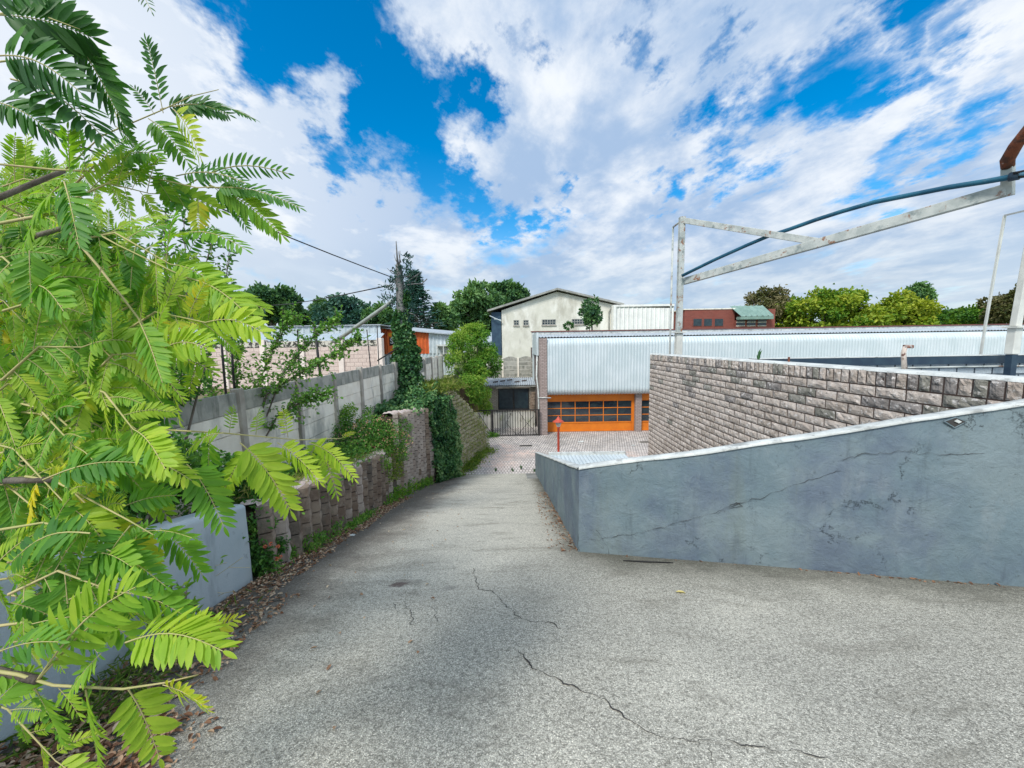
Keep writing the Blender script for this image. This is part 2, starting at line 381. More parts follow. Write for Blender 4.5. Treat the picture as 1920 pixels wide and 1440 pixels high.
BLUEGREY = mat('blue_grey_paint', (.138, .190, .212), (.182, .232, .245), 1.6, .75, .9, 60, extra=paint_extra,
    stain=[((.07, .09, .10), 4.0, .54, .74, (1.6, 1.6, .22), .55), ((.085, .11, .165), .8, .46, .66, (1, 1, 1), .65), ((.07, .085, .09), 22, .60, .70, (1, 1, 1), .5), ((.24, .275, .28), 3.0, .55, .75, (1, 1, .4), .5), ((.15, .18, .15), 1.7, .55, .75, (1.5, 1.5, .25), .4)], spec=.25)
BLUEGREY2 = mat('blue_grey_paint_smooth', (.37, .44, .47), (.43, .49, .51), 1.6, .7, .25, 50, spec=.25,
    stain=[((.17, .2, .22), 3.0, .56, .72, (1, 1, .35), .6), ((.12, .14, .15), 9.0, .62, .72, (1, 1, 1), .5)])
WHITEPAINT = mat('white_coping_paint', (.60, .62, .59), (.46, .48, .46), 4, .75, .4, 40, stain=[((.22, .23, .22), 5, .53, .66, (1, 1, 1), .7), ((.13, .14, .14), 14, .60, .70, (1, 1, 1), .6)])
CONC = mat('precast_concrete', (.76, .70, .59), (.85, .80, .69), 2.5, .92, .35, 40,
    stain=[((.27, .28, .25), 1.3, .52, .68, (1, 1, .6), .75), ((.14, .14, .12), 3.5, .56, .74, (1.4, 1.4, .22), .7), ((.65, .63, .58), 1.7, .55, .7, (1, 1, 1), .4)])
CONCMID = mat('mid_grey_concrete', (.32, .32, .28), (.42, .41, .36), 2.5, .92, .3, 40, stain=[((.16, .165, .14), 2.0, .48, .66, (.6, 1, 1.6), .8)])
CONCPOST = mat('concrete_post', (.32, .29, .25), (.42, .39, .34), 4, .92, .35, 40, stain=[((.10, .10, .085), 4, .5, .7, (1.4, 1.4, .3), .7)])
CONCTOP = mat('weathered_concrete', (.27, .275, .24), (.40, .39, .34), 4, .95, .4, 40, stain=[((.50, .49, .45), 3, .55, .7, (1.4, 1.4, .5), .7), ((.09, .10, .08), 5, .5, .7, (1.4, 1.4, .25), .7)])
BLOCKM = mat('rough_retaining_block', (.185, .135, .10), (.30, .24, .185), 3.5, .95, .8, 45,
    stain=[((.11, .10, .085), 2.0, .47, .66, (1, 1, .5), .8), ((.48, .45, .41), 5.0, .58, .72, (1, 1, 1), .7), ((.09, .11, .05), 3.0, .58, .72, (1, 1, .4), .5)])
BLOCKPALE = mat('pale_retaining_block', (.36, .295, .25), (.47, .405, .35), 3.5, .95, .8, 45, stain=[((.16, .14, .12), 3.0, .5, .7, (1, 1, .5), .7)])
GRASSBLOCK = mat('mossy_stone_block', (.42, .37, .26), (.55, .50, .39), 6, .95, .7, 40, stain=[((.24, .23, .10), 2.0, .50, .68, (1, 1, 1), .7), ((.55, .50, .42), 9.0, .58, .7, (1, 1, 1), .6)])
SOIL = mat('dry_soil', (.20, .145, .10), (.11, .085, .06), 3, 1, .8, 30, stain=[((.16, .18, .06), 1.8, .48, .62, (1, 1, 1), .8)])
PINKROCK = mat('pink_grout', (.50, .40, .35), (.62, .53, .48), 9, 1, .9, 30)
SPLIT = [mat('split_brick_%s' % n, a, b, 7, .95, .9, 55, stain=[((.74, .70, .66), 18, .54, .66, (1, 1, 1), .8), ((.08, .07, .065), 16, .56, .70, (1, 1, 1), .7)] + ex)
    for n, a, b, ex in (('pale', (.46, .39, .335), (.57, .50, .44), []), ('mid', (.37, .31, .26), (.47, .405, .35), []),
                    ('dark', (.21, .19, .175), (.31, .28, .26), []), ('mossy', (.19, .185, .155), (.29, .275, .235), []))]
MORTAR = mat('red_brown_mortar', (.075, .05, .04), (.06, .045, .04), 6, 1, .4, 40)
STEELW = mat('weathered_white_steel', (.46, .48, .45), (.34, .37, .35), 3, .6, .15, 40, spec=.4, stain=[((.14, .18, .18), 4, .52, .68, (1, 1, 1), .75), ((.22, .09, .04), 5, .57, .66, (1, 1, 1), .9)])
STEELPOST = mat('cream_steel_post', (.62, .62, .56), (.52, .52, .47), 3, .6, .15, 40, spec=.4, stain=[((.28, .30, .28), 6, .6, .75, (1, 1, .4), .5)])
RUST = mat('rusty_paint', (.22, .07, .035), (.10, .045, .03), 8, .9, .5, 40, stain=[((.5, .46, .42), 5, .58, .68, (1, 1, 1), .8)])
BLUEPIPE = mat('faded_blue_pipe', (.012, .07, .12), (.02, .11, .17), 2, .5, .1, 40, stain=[((.07, .13, .16), 7, .55, .7, (1, 1, 1), .5)])
DARKSTEEL = mat('dark_blue_steel', (.012, .03, .055), (.02, .045, .07), 4, .5, .1, 30, spec=.5)
BLACKM = mat('black_iron', (.012, .012, .013), (.03, .028, .026), 8, .6, .1, 60)
CLAD = mat('white_sheet_cladding', (.46, .53, .54), (.52, .58, .59), .8, .5, 0, 30, spec=.4, stain=[((.44, .50, .50), 1.2, .52, .72, (2, 1, .5), .4), ((.68, .72, .72), 3, .55, .7, (3, 1, .3), .4)])
CLADGREY = mat('grey_sheet_cladding', (.44, .50, .52), (.52, .58, .60), 1.5, .5, .1, 30, spec=.4, stain=[((.22, .24, .24), 3, .52, .7, (2, 2, .4), .5)])
WHITEROOF = mat('white_roof_sheet', (.50, .56, .58), (.44, .50, .52), 2, .5, .1, 30, stain=[((.46, .50, .50), 3, .55, .7, (2, 1, 1), .5)])
ROOFGREY = mat('grey_roof_sheet', (.34, .38, .41), (.42, .46, .48), 1.5, .55, .1, 30, stain=[((.2, .2, .2), 3, .55, .7, (1, 1, 1), .5)])
ORANGE = mat('orange_door_paint', (.66, .185, .014), (.60, .16, .014), 2, .5, .05, 30, spec=.35, stain=[((.42, .13, .02), 4, .58, .75, (1, 1, .5), .4)])
ORANGESHEET = mat('orange_sheet', (.62, .13, .03), (.50, .10, .03), 2, .6, .05, 30, stain=[((.3, .1, .05), 5, .6, .75, (1, 1, .3), .5)])
ORANGESIGN = mat('orange_sign', (.75, .16, .05), (.70, .15, .04), 2, .5)
YELLOWSIGN = mat('amber_lettering', (.85, .38, .03), (.78, .33, .03), 2, .5)
GLASSD = mat('dark_glass', (.012, .02, .03), (.03, .045, .05), 1.3, .06, 0, 30, spec=.8, stretch=(1, 1, 2))
GLASSB = mat('dark_window', (.01, .022, .032), (.02, .04, .05), 3, .25, 0, 30, spec=.5)
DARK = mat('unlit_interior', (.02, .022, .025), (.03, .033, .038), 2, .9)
REDLAMP = mat('red_lamp_paint', (.50, .075, .04), (.42, .055, .03), 4, .5, .1, 30, spec=.4, stain=[((.2, .05, .03), 6, .6, .7, (1, 1, 1), .6)])
FROST = mat('frosted_glass', (.62, .64, .6), (.5, .52, .5), 6, .3, 0, spec=.6)
BROWNCAP = mat('brown_capping', (.16, .055, .045), (.12, .05, .045), 3, .7, .2, 30)
PLASTER = mat('weathered_cream_plaster', (.60, .585, .50), (.68, .66, .58), .8, .95, .35, 12,
    stain=[((.42, .40, .33), .5, .48, .64, (1, 1, .5), .8), ((.80, .79, .72), .9, .52, .66, (1, 1, .35), .7), ((.30, .29, .25), 2.5, .6, .75, (1, 1, .25), .4)])
EAVE = mat('grey_eave_board', (.24, .24, .22), (.34, .34, .31), 3, .9, .2, 20)
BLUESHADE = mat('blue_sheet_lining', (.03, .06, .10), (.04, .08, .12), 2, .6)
CREAMSHEET = mat('cream_sheet', (.70, .70, .66), (.78, .78, .73), 1, .6, 0, 30, stain=[((.45, .45, .42), 2, .55, .7, (1, 1, .3), .5)])
PINKBLOCK = brickmat('pink_block', (.68, .57, .50), (.64, .52, .46), (.36, .28, .25), .42, .2, 'xz', bump=.3, stain=[((.5, .4, .34), 2, .55, .7, (1, 1, .5), .5)])
PINKPIER = mat('pink_pier', (.74, .65, .58), (.68, .59, .53), 3, .9, .2, 30)
FLINT = mat('flint_panel', (.06, .06, .05), (.55, .52, .44), 9, .95, .8, 25, lo=.47, hi=.55)
REDBRICK = brickmat('red_brick', (.27, .085, .065), (.22, .07, .055), (.25, .12, .1), .6, .2, 'xz', bump=.2, stain=[((.2, .05, .04), 1, .5, .7, (1, 1, .5), .5)])
GREENROOF = mat('green_copper_roof', (.19, .29, .25), (.15, .24, .205), 1, .6, 0, 30, stain=[((.27, .36, .30), 2, .5, .7, (3, 1, .5), .6)])
BRICKP = brickmat('brown_brick_pier', (.44, .36, .33), (.36, .29, .265), (.20, .165, .15), .24, .088, 'xz', bump=.7)
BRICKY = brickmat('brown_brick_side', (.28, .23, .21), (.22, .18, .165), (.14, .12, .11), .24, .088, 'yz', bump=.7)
BRICKOUT = brickmat('tan_brick', (.46, .41, .33), (.38, .34, .27), (.15, .14, .12), .24, .088, 'xz', bump=.5)
WHITEBRICK = brickmat('pale_painted_block', (.46, .52, .55), (.40, .46, .50), (.07, .09, .11), .40, .17, 'xz', bump=.7, msize=.02)
def pave_extra(N, co, col, h):
    s = N.new('ShaderNodeSeparateXYZ', Vector=co); v = N.new('ShaderNodeCombineXYZ', X=s.outputs[0], Y=s.outputs[1]).outputs[0]
    b = N.new('ShaderNodeTexBrick', dict(offset=.5), Vector=v, Color1=(.62, .58, .55), Color2=(.52, .485, .46), Mortar=(.15, .135, .12), Scale=1.0, Mortar_Size=.02, Mortar_Smooth=.2, Bias=0.0, Brick_Width=.13, Row_Height=.26)
    c = b.outputs[0]
    c = N.mix(N.mr(N.noise(co, .7, 8, .65), .48, .64, 0, .6), c, (.24, .225, .205))
    c = N.mix(N.mr(N.noise(co, 3, 8, .7), .56, .7, 0, .5), c, (.5, .46, .44))
    c = N.mix(1.0, c, N.mix(N.mr(N.noise(co, 4.5, 6, .7), .4, .62), (.78, .78, .78), (1.15, 1.12, 1.08)), 'MULTIPLY')
    c = N.mix(N.mr(s.outputs[1], 21.5, 17.5, 0, .25), c, (.58, .52, .49))
    for (px, py, rr) in ((925, 865, 1.7), (940, 842, 1.4), (985, 850, 1.0), (1180, 860, 1.6)):
        p = aZ(px, py, -5.41)
        dd = N.math('ADD', N.vm('DISTANCE', co, tuple(p)), N.math('MULTIPLY', N.math('SUBTRACT', N.noise(co, 1.6, 7, .7), .5), 2.6))
        c = N.mix(N.math('MULTIPLY', N.mr(dd, rr, rr*.45, 0, .95), N.mr(N.noise(co, 3.2, 8, .75), .40, .62, 0, .7)), c, (.70, .50, .41))
    return c, N.math('MULTIPLY_ADD', b.outputs[1], -.6, N.math('MULTIPLY', h, .3))
PAVING = mat('brick_paving', (.3, .3, .3), rough=.95, bump=.6, bscale=40, extra=pave_extra)
GRASSG = mat('grass_ground', (.12, .17, .04), (.22, .22, .09), 1.2, 1, .5, 20)
RAMPSIDE = mat('rendered_flank', (.3, .3, .28), (.22, .22, .2), 2, .9, .3, 20)
STAINWALL = mat('stained_white_wall', (.44, .43, .38), (.34, .33, .29), 1.2, .95, .3, 20, stain=[((.16, .15, .11), 2.2, .55, .7, (1, 1, .8), .8), ((.20, .24, .10), 1.3, .56, .7, (1, 1, .5), .6)])
LEAFDRY = leafmat('dry_leaves', [(.13, .06, .035), (.28, .15, .09), (.45, .30, .20), (.60, .48, .36)], .1, .9)
LFRONT = leafmat('frond_leaf', [(.035, .11, .035), (.07, .21, .035), (.15, .34, .035), (.29, .45, .04), (.46, .56, .06), (.64, .54, .03)], .45, .5)
STEMG = mat('pale_green_stem', (.34, .33, .12), (.42, .36, .17), 8, .7, .1)
LBROAD = leafmat('broad_leaf', [(.04, .12, .035), (.085, .23, .045), (.17, .35, .06), (.32, .48, .10)], .35, .45)
LDARK = leafmat('dark_tree_leaf', [(.03, .085, .055), (.06, .15, .06), (.11, .23, .07), (.20, .33, .11)], .2, .5)
LBLUE = leafmat('blue_green_needles', [(.014, .055, .055), (.03, .095, .08), (.055, .14, .10), (.10, .20, .12)], .15, .5)
LYEL = leafmat('yellow_green_leaf', [(.03, .10, .015), (.08, .20, .02), (.19, .29, .025), (.36, .40, .04)], .3, .5)
LBAMB = leafmat('bright_bush_leaf', [(.03, .12, .02), (.08, .23, .03), (.17, .35, .04), (.32, .43, .07)], .35, .5)
LBROWN = leafmat('olive_brown_leaf', [(.04, .06, .02), (.09, .10, .03), (.17, .15, .07), (.24, .20, .10)], .2, .5)
LIVY = leafmat('ivy_leaf', [(.016, .06, .03), (.04, .125, .045), (.09, .21, .065), (.22, .34, .13)], .2, .35)
LGRASS = leafmat('grass_blade', [(.09, .17, .03), (.18, .28, .04), (.32, .36, .08), (.45, .38, .19)], .3, .6)
LFLOWER = leafmat('pink_flower', [(.65, .12, .07), (.75, .22, .12), (.8, .35, .2), (.75, .1, .1)], .2, .6)
LPALEF = leafmat('pale_bloom', [(.16, .22, .08), (.36, .38, .2), (.5, .5, .32), (.42, .4, .25)], .2, .6)

YARD = -5.41
# ------------------------------------------------------------------ setting
g = MB(); g.box(-1200, -300, YARD-1.0, 1200, 1600, YARD-.05); struct(g.build('ground', GRASSG))
g = MB(); g.box(-4.6, 8.0, YARD-.04, 40, 28, YARD); struct(g.build('yard', PAVING))
# ramp corner points from the photo
C = aR(1085, 1035); E = aR(1005, 889); PR_ = aR(1920, 1100)
Cx, Cy = C.x, C.y; Ex = E.x; Ey = (YARD+EYE)/-K
print('C', C, 'E', E, 'PR', PR_, 'Ey', Ey)
wd = Vector((PR_.x-Cx, PR_.y-Cy, 0)).normalized()
def wallpt(t): return Vector((Cx+wd.x*t, Cy+wd.y*t, 0))
LEFTX = [(-6, -2.35), (0, -2.35), (2, -2.52), (3.7, -2.68), (5.0, -2.76), (8.5, -2.93), (12.0, -2.86), (14.0, -2.45), (Ey, -2.05)]
def leftx(y):
    for (y0, x0), (y1, x1) in zip(LEFTX, LEFTX[1:]):
        if y <= y1: return x0+(x1-x0)*(y-y0)/(y1-y0)
    return LEFTX[-1][1]
def rightx(y):
    return Cx+(Ex-Cx)*(y-Cy)/(Ey-Cy) if y > Cy else (Cx+wd.x/wd.y*(y-Cy) if y > 0.3 else 14)
r = MB(); rows = []
ys = [-6, -4, -2, 0.0]+[.31+i*.25 for i in range(200)]
ys = [y for y in ys if y < Cy]+[Cy]+[Cy+.3+i*.3 for i in range(60) if Cy+.3+i*.3 < Ey]+[Ey]
for y in ys:
    x0 = leftx(y)-.35; x1 = min(rightx(y)+.1, 15); row = []
    for i in range(41):
        x = x0+(x1-x0)*i/40
        row.append((x, y, rz(y)+.018*n3(x*.6, y*.6, 0)*min(1, max(0, Ey-y))+(0.0 if y < Ey-.01 else .004)))
    rows.append(row)
r.grid(rows)
r.mi = 1
def crackline(pts, w, seed):
    q = [aR(*p) for p in pts]; out = []
    for a, b in zip(q, q[1:]):
        n = max(2, int((b-a).length/.014))
        for i in range(n): out.append(a.lerp(b, i/n))
    out.append(q[-1]); L = len(out)
    P = []
    for i, p in enumerate(out):
        d = (out[min(i+1, L-1)]-out[max(i-1, 0)]).normalized(); s = Vector((d.y, -d.x, 0))
        j = p+s*(.03*n3(p.x*5, p.y*5, seed)+.03*n3(p.x*19, p.y*19, seed)+.012*n3(p.x*60, p.y*60, seed))
        ww = w*.75*max(.22, .6+1.3*n3(p.x*7, p.y*7, seed+3))*min(1, i/4, (L-1-i)/4+.1)
        zz = rz(j.y)+.018*n3(j.x*.6, j.y*.6, 0)+.004
        a = j+s*ww; b = j-s*ww
        P.append([(a.x, a.y, zz-K*(a.y-j.y)), (b.x, b.y, zz-K*(b.y-j.y))])
    r.grid(P)
crackline([(885, 1065), (900, 1105), (925, 1108), (950, 1140), (985, 1165), (1030, 1170), (1050, 1180)], .006, 1)
crackline([(968, 1220), (1000, 1255), (1050, 1280), (1095, 1300), (1140, 1325), (1180, 1355), (1235, 1385), (1290, 1392), (1350, 1390)], .0075, 2)
crackline([(1350, 1390), (1420, 1405), (1500, 1412), (1560, 1432)], .004, 3)
crackline([(1322, 1392), (1334, 1440)], .003, 4)
crackline([(755, 1125), (768, 1150), (778, 1180)], .004, 5); crackline([(735, 1130), (745, 1160)], .003, 6); crackline([(806, 1135), (815, 1160), (822, 1172)], .003, 7)
struct(r.build('ramp', [ASPHALT, CRACK], smooth=True))
# flank under the ramp on the yard side
f = MB(); f.hexa([(Cx+.02, Cy+.05, YARD), (Ex+.02, Ey, YARD), (Ex-.4, Ey, YARD), (Cx-.4, Cy+.05, YARD)],
    [(Cx+.02, Cy+.05, rz(Cy)-.06), (Ex+.02, Ey, YARD+.004), (Ex-.4, Ey, YARD+.004), (Cx-.4, Cy+.05, rz(Cy)-.06)])
q = wallpt(12)
f.hexa([(Cx, Cy+.02, YARD), (Cx, Cy-.4, YARD), (q.x, q.y-.4, YARD), (q.x, q.y+.02, YARD)],
    [(Cx, Cy+.02, rz(Cy)-.05), (Cx, Cy-.4, rz(Cy-.4)-.06), (q.x, q.y-.4, rz(q.y)-.05), (q.x, q.y+.02, rz(q.y)-.05)])
struct(f.build('ramp_flank', RAMPSIDE))

# terrace on the left: bank level seen behind the walls
def terz(x, y):
    z = -2.05
    if y < 11.3:
        e = (x-leftx(y))          # negative going left
        lo = -2.02-.62*max(0, min(1, (y-4.6)/4.2)) if y > 3.8 else -1.65-.1*max(0, y)
        t = max(0, min(1, (-e-.3)/1.6)); z = lo*(1-t)+(-2.05)*t
    return z+.06*n3(x*1.3, y*1.3, 5)
rows = []
for i in range(110):
    y = -6+i*.27; row = []
    for j in range(26):
        xr_ = leftx(min(y, 14))-.32
        if y > 14: xr_ = -3.0
        if y > 20.5: xr_ = -3.0-.2*(y-20.5)
        x = xr_-(j/25)**1.6*30
        row.append((x, y, terz(x, y)-(1.0 if (j == 0 and y < 14) else 0)))
    rows.append(row)
t_ = MB(); t_.grid(rows); struct(t_.build('terrace', SOIL, smooth=True))
t_ = MB(); t_.box(-60, 23.6, YARD, -4.0, 200, -2.1); struct(t_.build('terrace_beyond', GRASSG))

# ------------------------------------------------------------------ right hand painted parapet (L shaped)
ctop = aY(1080, 878, Cy).z; etop = aY(1005, 848, Ey).z
pt = ray(1920, 756)
# intersect the view ray with the wall plane
nrm = Vector((wd.y, -wd.x, 0)); tt_ = (Vector((Cx, Cy, 0)).dot(nrm))/pt.dot(nrm); PT = pt*tt_
Lw = (Vector((PT.x-Cx, PT.y-Cy, 0))).length; zs = (PT.z-ctop)/Lw
print('wall heights', ctop-rz(Cy), etop-rz(Ey), PT, Lw)
pw = thing('parapet_wall', 'long blue grey painted parapet wall with white top turning a corner on the right of the ramp', 'wall', (Cx, Cy, rz(Cy)))
def wall_face(b, prof, foot, side, thick, nz=26):
    """prof: list of (x,y,ztop); front sheet with hand-trowelled waviness, plus back and ends"""
    P = []
    for (x, y, zt) in prof:
        zb = foot(x, y); P.append([(x+side[0]*.012*n3(x*1.7, y*1.7, z*1.7)+side[0]*.006*n3(x*6, y*6, z*6), y+side[1]*.012*n3(x*1.7+9, y*1.7, z*1.7), z) for z in [zb+(zt-zb)*k/nz for k in range(nz+1)]])
    b.grid(P)
    B = [[(x-side[0]*thick, y-side[1]*thick, foot(x, y)-1.0), (x-side[0]*thick, y-side[1]*thick, zt)] for (x, y, zt) in prof]
    b.grid(B)
    for k in (0, -1):
        b.quad(P[k][0], P[k][-1], B[k][1], B[k][0])
    b.grid([[P[i][-1], B[i][1]] for i in range(len(P))])
b = MB(); n = 90; LT = 9.0; prof = []
def topcurve(t):   # slight upward sweep with a flattening end, read off the photo
    return ctop+zs*t+.10*math.sin(min(t/Lw, 1)*math.pi)*-.25+.03*n3(t*1.1, 0, 0)*.5
for i in range(n+1):
    t = LT*i/n; p = wallpt(t); prof.append((p.x, p.y, topcurve(t)))
wall_face(b, prof, lambda x, y: rz(y)-.03, (wd.y, -wd.x), .135)
b.mi = 0
prof2 = [(Cx+(Ex-Cx)*i/70, Cy+(Ey-Cy)*i/70, ctop+(etop-ctop)*(i/70)+.012*n3(i*.3, 3, 0)) for i in range(71)]
wall_face(b, prof2, lambda x, y: max(rz(y)-.03, YARD-.02), (-1, 0), .135)
b.build('wall', BLUEGREY, pw, smooth=True)
# coping follows both arms
cp = MB()
def coping(prof, off, w, hgt, jit=.006):
    rows = []
    for i, (x, y, z) in enumerate(prof):
        o = []
        for (s, h) in ((-.018, -.016), (-.022, .006), (-.004, hgt), (w*.4, hgt+.004), (w-.012, hgt-.004), (w+.01, -.01), (w+.004, -.03)):
            o.append((x+off[0]*s, y+off[1]*s, z+h+jit*n3(i*.45, s*9, h*5)))
        rows.append(o)
    cp.grid(rows)
back = (-wd.y, wd.x)   # away from the camera side
if back[1] < 0: back = (wd.y, -wd.x)
coping(prof, back, .14, .012); coping(prof2, (1, 0), .14, .012)
cp.build('coping', WHITEPAINT, pw, smooth=True)
def wallhit(px, py, o=.012):
    d_ = ray(px, py); return d_*((Vector((Cx, Cy, 0)).dot(nrm))/d_.dot(nrm))+Vector((-back[0], -back[1], 0))*o
for pts in ([(1108, 1012), (1180, 1002), (1240, 988), (1300, 972), (1345, 958), (1380, 945), (1425, 932), (1500, 905), (1580, 880)], [(1085, 1000), (1083, 1020), (1088, 1034)], [(1118, 992), (1132, 1012), (1145, 1040)], [(1345, 962), (1368, 952), (1392, 948), (1380, 942), (1350, 955)], [(1580, 862), (1620, 850), (1680, 846), (1760, 852), (1850, 848)]):
    q = [wallhit(*p) for p in pts]; o = []
    for a, c in zip(q, q[1:]):
        m0_ = max(3, int((c-a).length/.02))
        for i in range(m0_): o.append(a.lerp(c, i/m0_))
    o = [p+Vector((.01*n3(p.x*14, p.z*14, 0), 0, .022*n3(p.x*12, p.z*12, 1)+.012*n3(p.x*45, p.z*45, 1))) for p in o]
    b = MB(); b.tube(o, [.0024*max(.2, .6+1.2*n3(p.x*9, p.z*9, 4)) for p in o], 5); b.build('crack', CRACK, pw)
# fixing hole with a broken white tile left in it
hc = ray(1788, 790); t2 = (Vector((Cx, Cy, 0)).dot(nrm))/hc.dot(nrm); hc = hc*t2
ux = Vector((wd.x, wd.y, 0)); nz_ = Vector((-back[0], -back[1], 0))
h_ = MB(); ring = [(-.07, 0), (0, .036), (.07, .005), (0, -.05)]
h_.add([hc+ux*x+Vector((0, 0, z))+nz_*.022 for x, z in ring], [(0, 1, 2, 3)])
hole = h_.build('fixing_hole', CRACK, pw)
h_ = MB(); rim = [hc+ux*x*1.14+Vector((0, 0, z*1.14))+nz_*.018 for x, z in ring]; h_.tube(rim+[rim[0]], .006, 6); h_.build('rim', BLUEGREY, hole)
h_ = MB(); h_.hexa([hc+ux*x+Vector((0, 0, z))+nz_*.024 for x, z in ((-.012, .006), (.02, -.012), (.04, .004), (.008, .024))], [hc+ux*x+Vector((0, 0, z))+nz_*.034 for x, z in ((-.012, .006), (.02, -.012), (.04, .004), (.008, .024))]); h_.build('broken_tile', WHITEPAINT, hole)

# ------------------------------------------------------------------ left painted wall stub
lw = thing('parapet_wall', 'short pale blue grey painted wall with rounded end, half hidden by foliage at lower left', 'wall', (-2.6, 3.7, rz(3.7)))
endb = aR(473, 1090); yend = endb.y; ztop_end = aY(470, 945, yend).z
hl = ztop_end-rz(yend); print('left stub', endb, hl)
b = MB(); rows = []
for i in range(60):
    y = -1.5+(yend+1.5)*i/59; x = leftx(y)+.02 + (endb.x-leftx(yend)-.02)*max(0, (y-1)/(yend-1)); zt = rz(y)+hl
    zb = rz(y)-.05; row = []
    for k in range(9): z = zb+(zt-.05-zb)*k/8; row.append((x+.01*n3(x, y*2, z*2), y, z))
    for a in range(1, 7):
        an = a/6*math.pi/2; row.append((x-.05+.05*math.cos(an), y, zt-.05+.05*math.sin(an)))
    row += [(x-.2, y, zt), (x-.22, y, zt-.02), (x-.22, y, zb)]
    rows.append(row)
b.grid(rows); last = rows[-1]; b.quad(*last)
b.build('wall', BLUEGREY2, lw, smooth=False, bevel=0)

# ------------------------------------------------------------------ stacked block retaining walls
def block(b, o, ux, uz, n, w, h, bulge, seed, nu=5, nv=4):
    """rough convex block face with its returns; o lower near corner"""
    P = []
    for i in range(nu+1):
        row = []
        for j in range(nv+1):
            u = i/nu; v = j/nv
            bow = math.sin(math.pi*u)
            sag = -.035*bow*(1 if j == 0 else (1-v)*.6+.4*v)
            d = bulge*(bow*.45+.55)*(math.sin(math.pi*min(1, max(0, v*.86+.07)))*.3+.7)
            p = o+ux*(w*u)+uz*(h*v+sag)+n*(d+.012*n3(seed+u*3, v*3, seed*1.7))
            row.append(p)
        P.append(row)
    b.grid([[tuple(p) for p in r_] for r_ in P])
    back = [o-n*.1, o+ux*w-n*.1, o+ux*w+uz*h-n*.1, o+uz*h-n*.1]
    b.grid([[tuple(P[i][0]) for i in range(nu+1)], [tuple(o+ux*(w*i/nu)-n*.1) for i in range(nu+1)]])
    b.grid([[tuple(P[i][nv]) for i in range(nu+1)], [tuple(o+ux*(w*i/nu)+uz*h-n*.1) for i in range(nu+1)]])
    b.grid([[tuple(p) for p in P[0]], [tuple(o+uz*(h*j/nv)-n*.1) for j in range(nv+1)]])
    b.grid([[tuple(p) for p in P[nu]], [tuple(o+ux*w+uz*(h*j/nv)-n*.1) for j in range(nv+1)]])
def block_wall(name, label, y0, y1, topf, cw=.29, ch=.175, m1=BLOCKM, m2=BLOCKPALE, capx=.35, xoff=.0, palef=.08):
    t = thing(name, label, 'wall', (leftx(y0), y0, rz(y0)))
    b = MB(); cap = MB(); y = y0; s = 1; caprows = []
    while y < y1:
        x = leftx(y)-.10+xoff; zb = rz(y)-.12; zt = topf(y)+.03*n3(y*3, 0, 0)
        ang = R(33); ux = Vector((-math.sin(ang)*.9, math.cos(ang), 0)).normalized(); nn = Vector((ux.y, -ux.x, 0))
        off = (s % 2)*ch*.5; z = zb-off; 
        while z < zt-.02:
            h = min(ch-.016, zt-z)
            b.mi = 1 if (random.random() < palef*.12 or n3(s*2.7, 0, 1) > .44-palef*.6) else 0
            j = random.uniform(-.008, .008)
            block(b, Vector((x+.10+j, y, z)), ux, Vector((0, 0, 1)), nn, cw*1.08, h, .06, s*7.3+z*3)
            z += ch
        caprows.append((x, y, zt)); y += cw; s += 1
    rows = []
    for (x, y, z) in caprows+[(caprows[-1][0], caprows[-1][1]+cw, caprows[-1][2])]:
        for yy in (y, y+cw*.5):
            rows.append([(x+.04-q*capx/6+.02*n3(q, yy*5, 1), yy, z+.05*n3(yy*4, q*1.3, 2)+(.02 if 0 < q < 6 else -.06)+.0) for q in range(7)])
    cap.grid(rows)
    b.build('blocks', [m1, m2], t); cap.build('capping', PINKROCK, t, smooth=True)
    # solid core behind
    c = MB()
    for (x, y, z) in caprows: c.box(x-.35, y+.001, rz(y)-.3, x+.0, y+cw-.001, z-.08)
    c.build('core', MORTAR, t)
    return t
def top1(y):
    z0 = aX(500, 958, leftx(5.0)).z; z1 = aX(720, 855, leftx(8.8)).z
    return z0+(z1-z0)*(y-4.6)/(8.6-4.6)
yA = yend+.2; 
block_wall('block_wall', 'low retaining wall of dark stacked convex blocks along the left edge of the ramp', yA, 8.55, top1)
def top2(y):
    return aX(765, 775, leftx(10.8)).z-.12*(y-10.8)
block_wall('block_wall', 'taller pale retaining wall of stacked blocks standing just behind the pink flowered bush', 9.5, 12.9, top2, m1=BLOCKPALE, m2=BLOCKM, palef=.3)
block_wall('block_wall', 'lower step of retaining blocks in shade under the pink flowered bush', 8.62, 9.45, lambda y: -2.62)

# tall mossy wall with diagonal stone bond, curving from the ramp foot to the gate
tw = thing('stone_wall', 'tall curved mossy retaining wall of small stones in a diagonal bond beside the yard gate', 'wall', (-2.4, 16, YARD))
A0 = aZ(856, 886, YARD); A1 = aZ(917, 842, YARD); print('tall wall', A0, A1)
def twfoot(u):   # plan curve
    p = Vector((A0.x, A0.y-1.8, 0)).lerp(Vector((A1.x, A1.y, 0)), u); p.x += .32*math.sin(math.pi*u)*-.6; return p
def twtop(u):
    zA = aY(850, 722, 16.2).z; 
    return zA-.1-(2.35)*max(0, (u-.35)/.65)**1.6
b = MB(); b2 = MB(); nu = 34; H0 = .17
core = []
for i in range(nu*2+1):
    u = i/(nu*2); p = twfoot(u); core.append([(p.x-.30, p.y, YARD), (p.x-.30-.35, p.y, twtop(u)), (p.x-2.6, p.y+.3, twtop(u)+.05)])
b2.grid(core); b2.build('bank', GRASSG, tw, smooth=True)
row = 0; z = YARD-.05
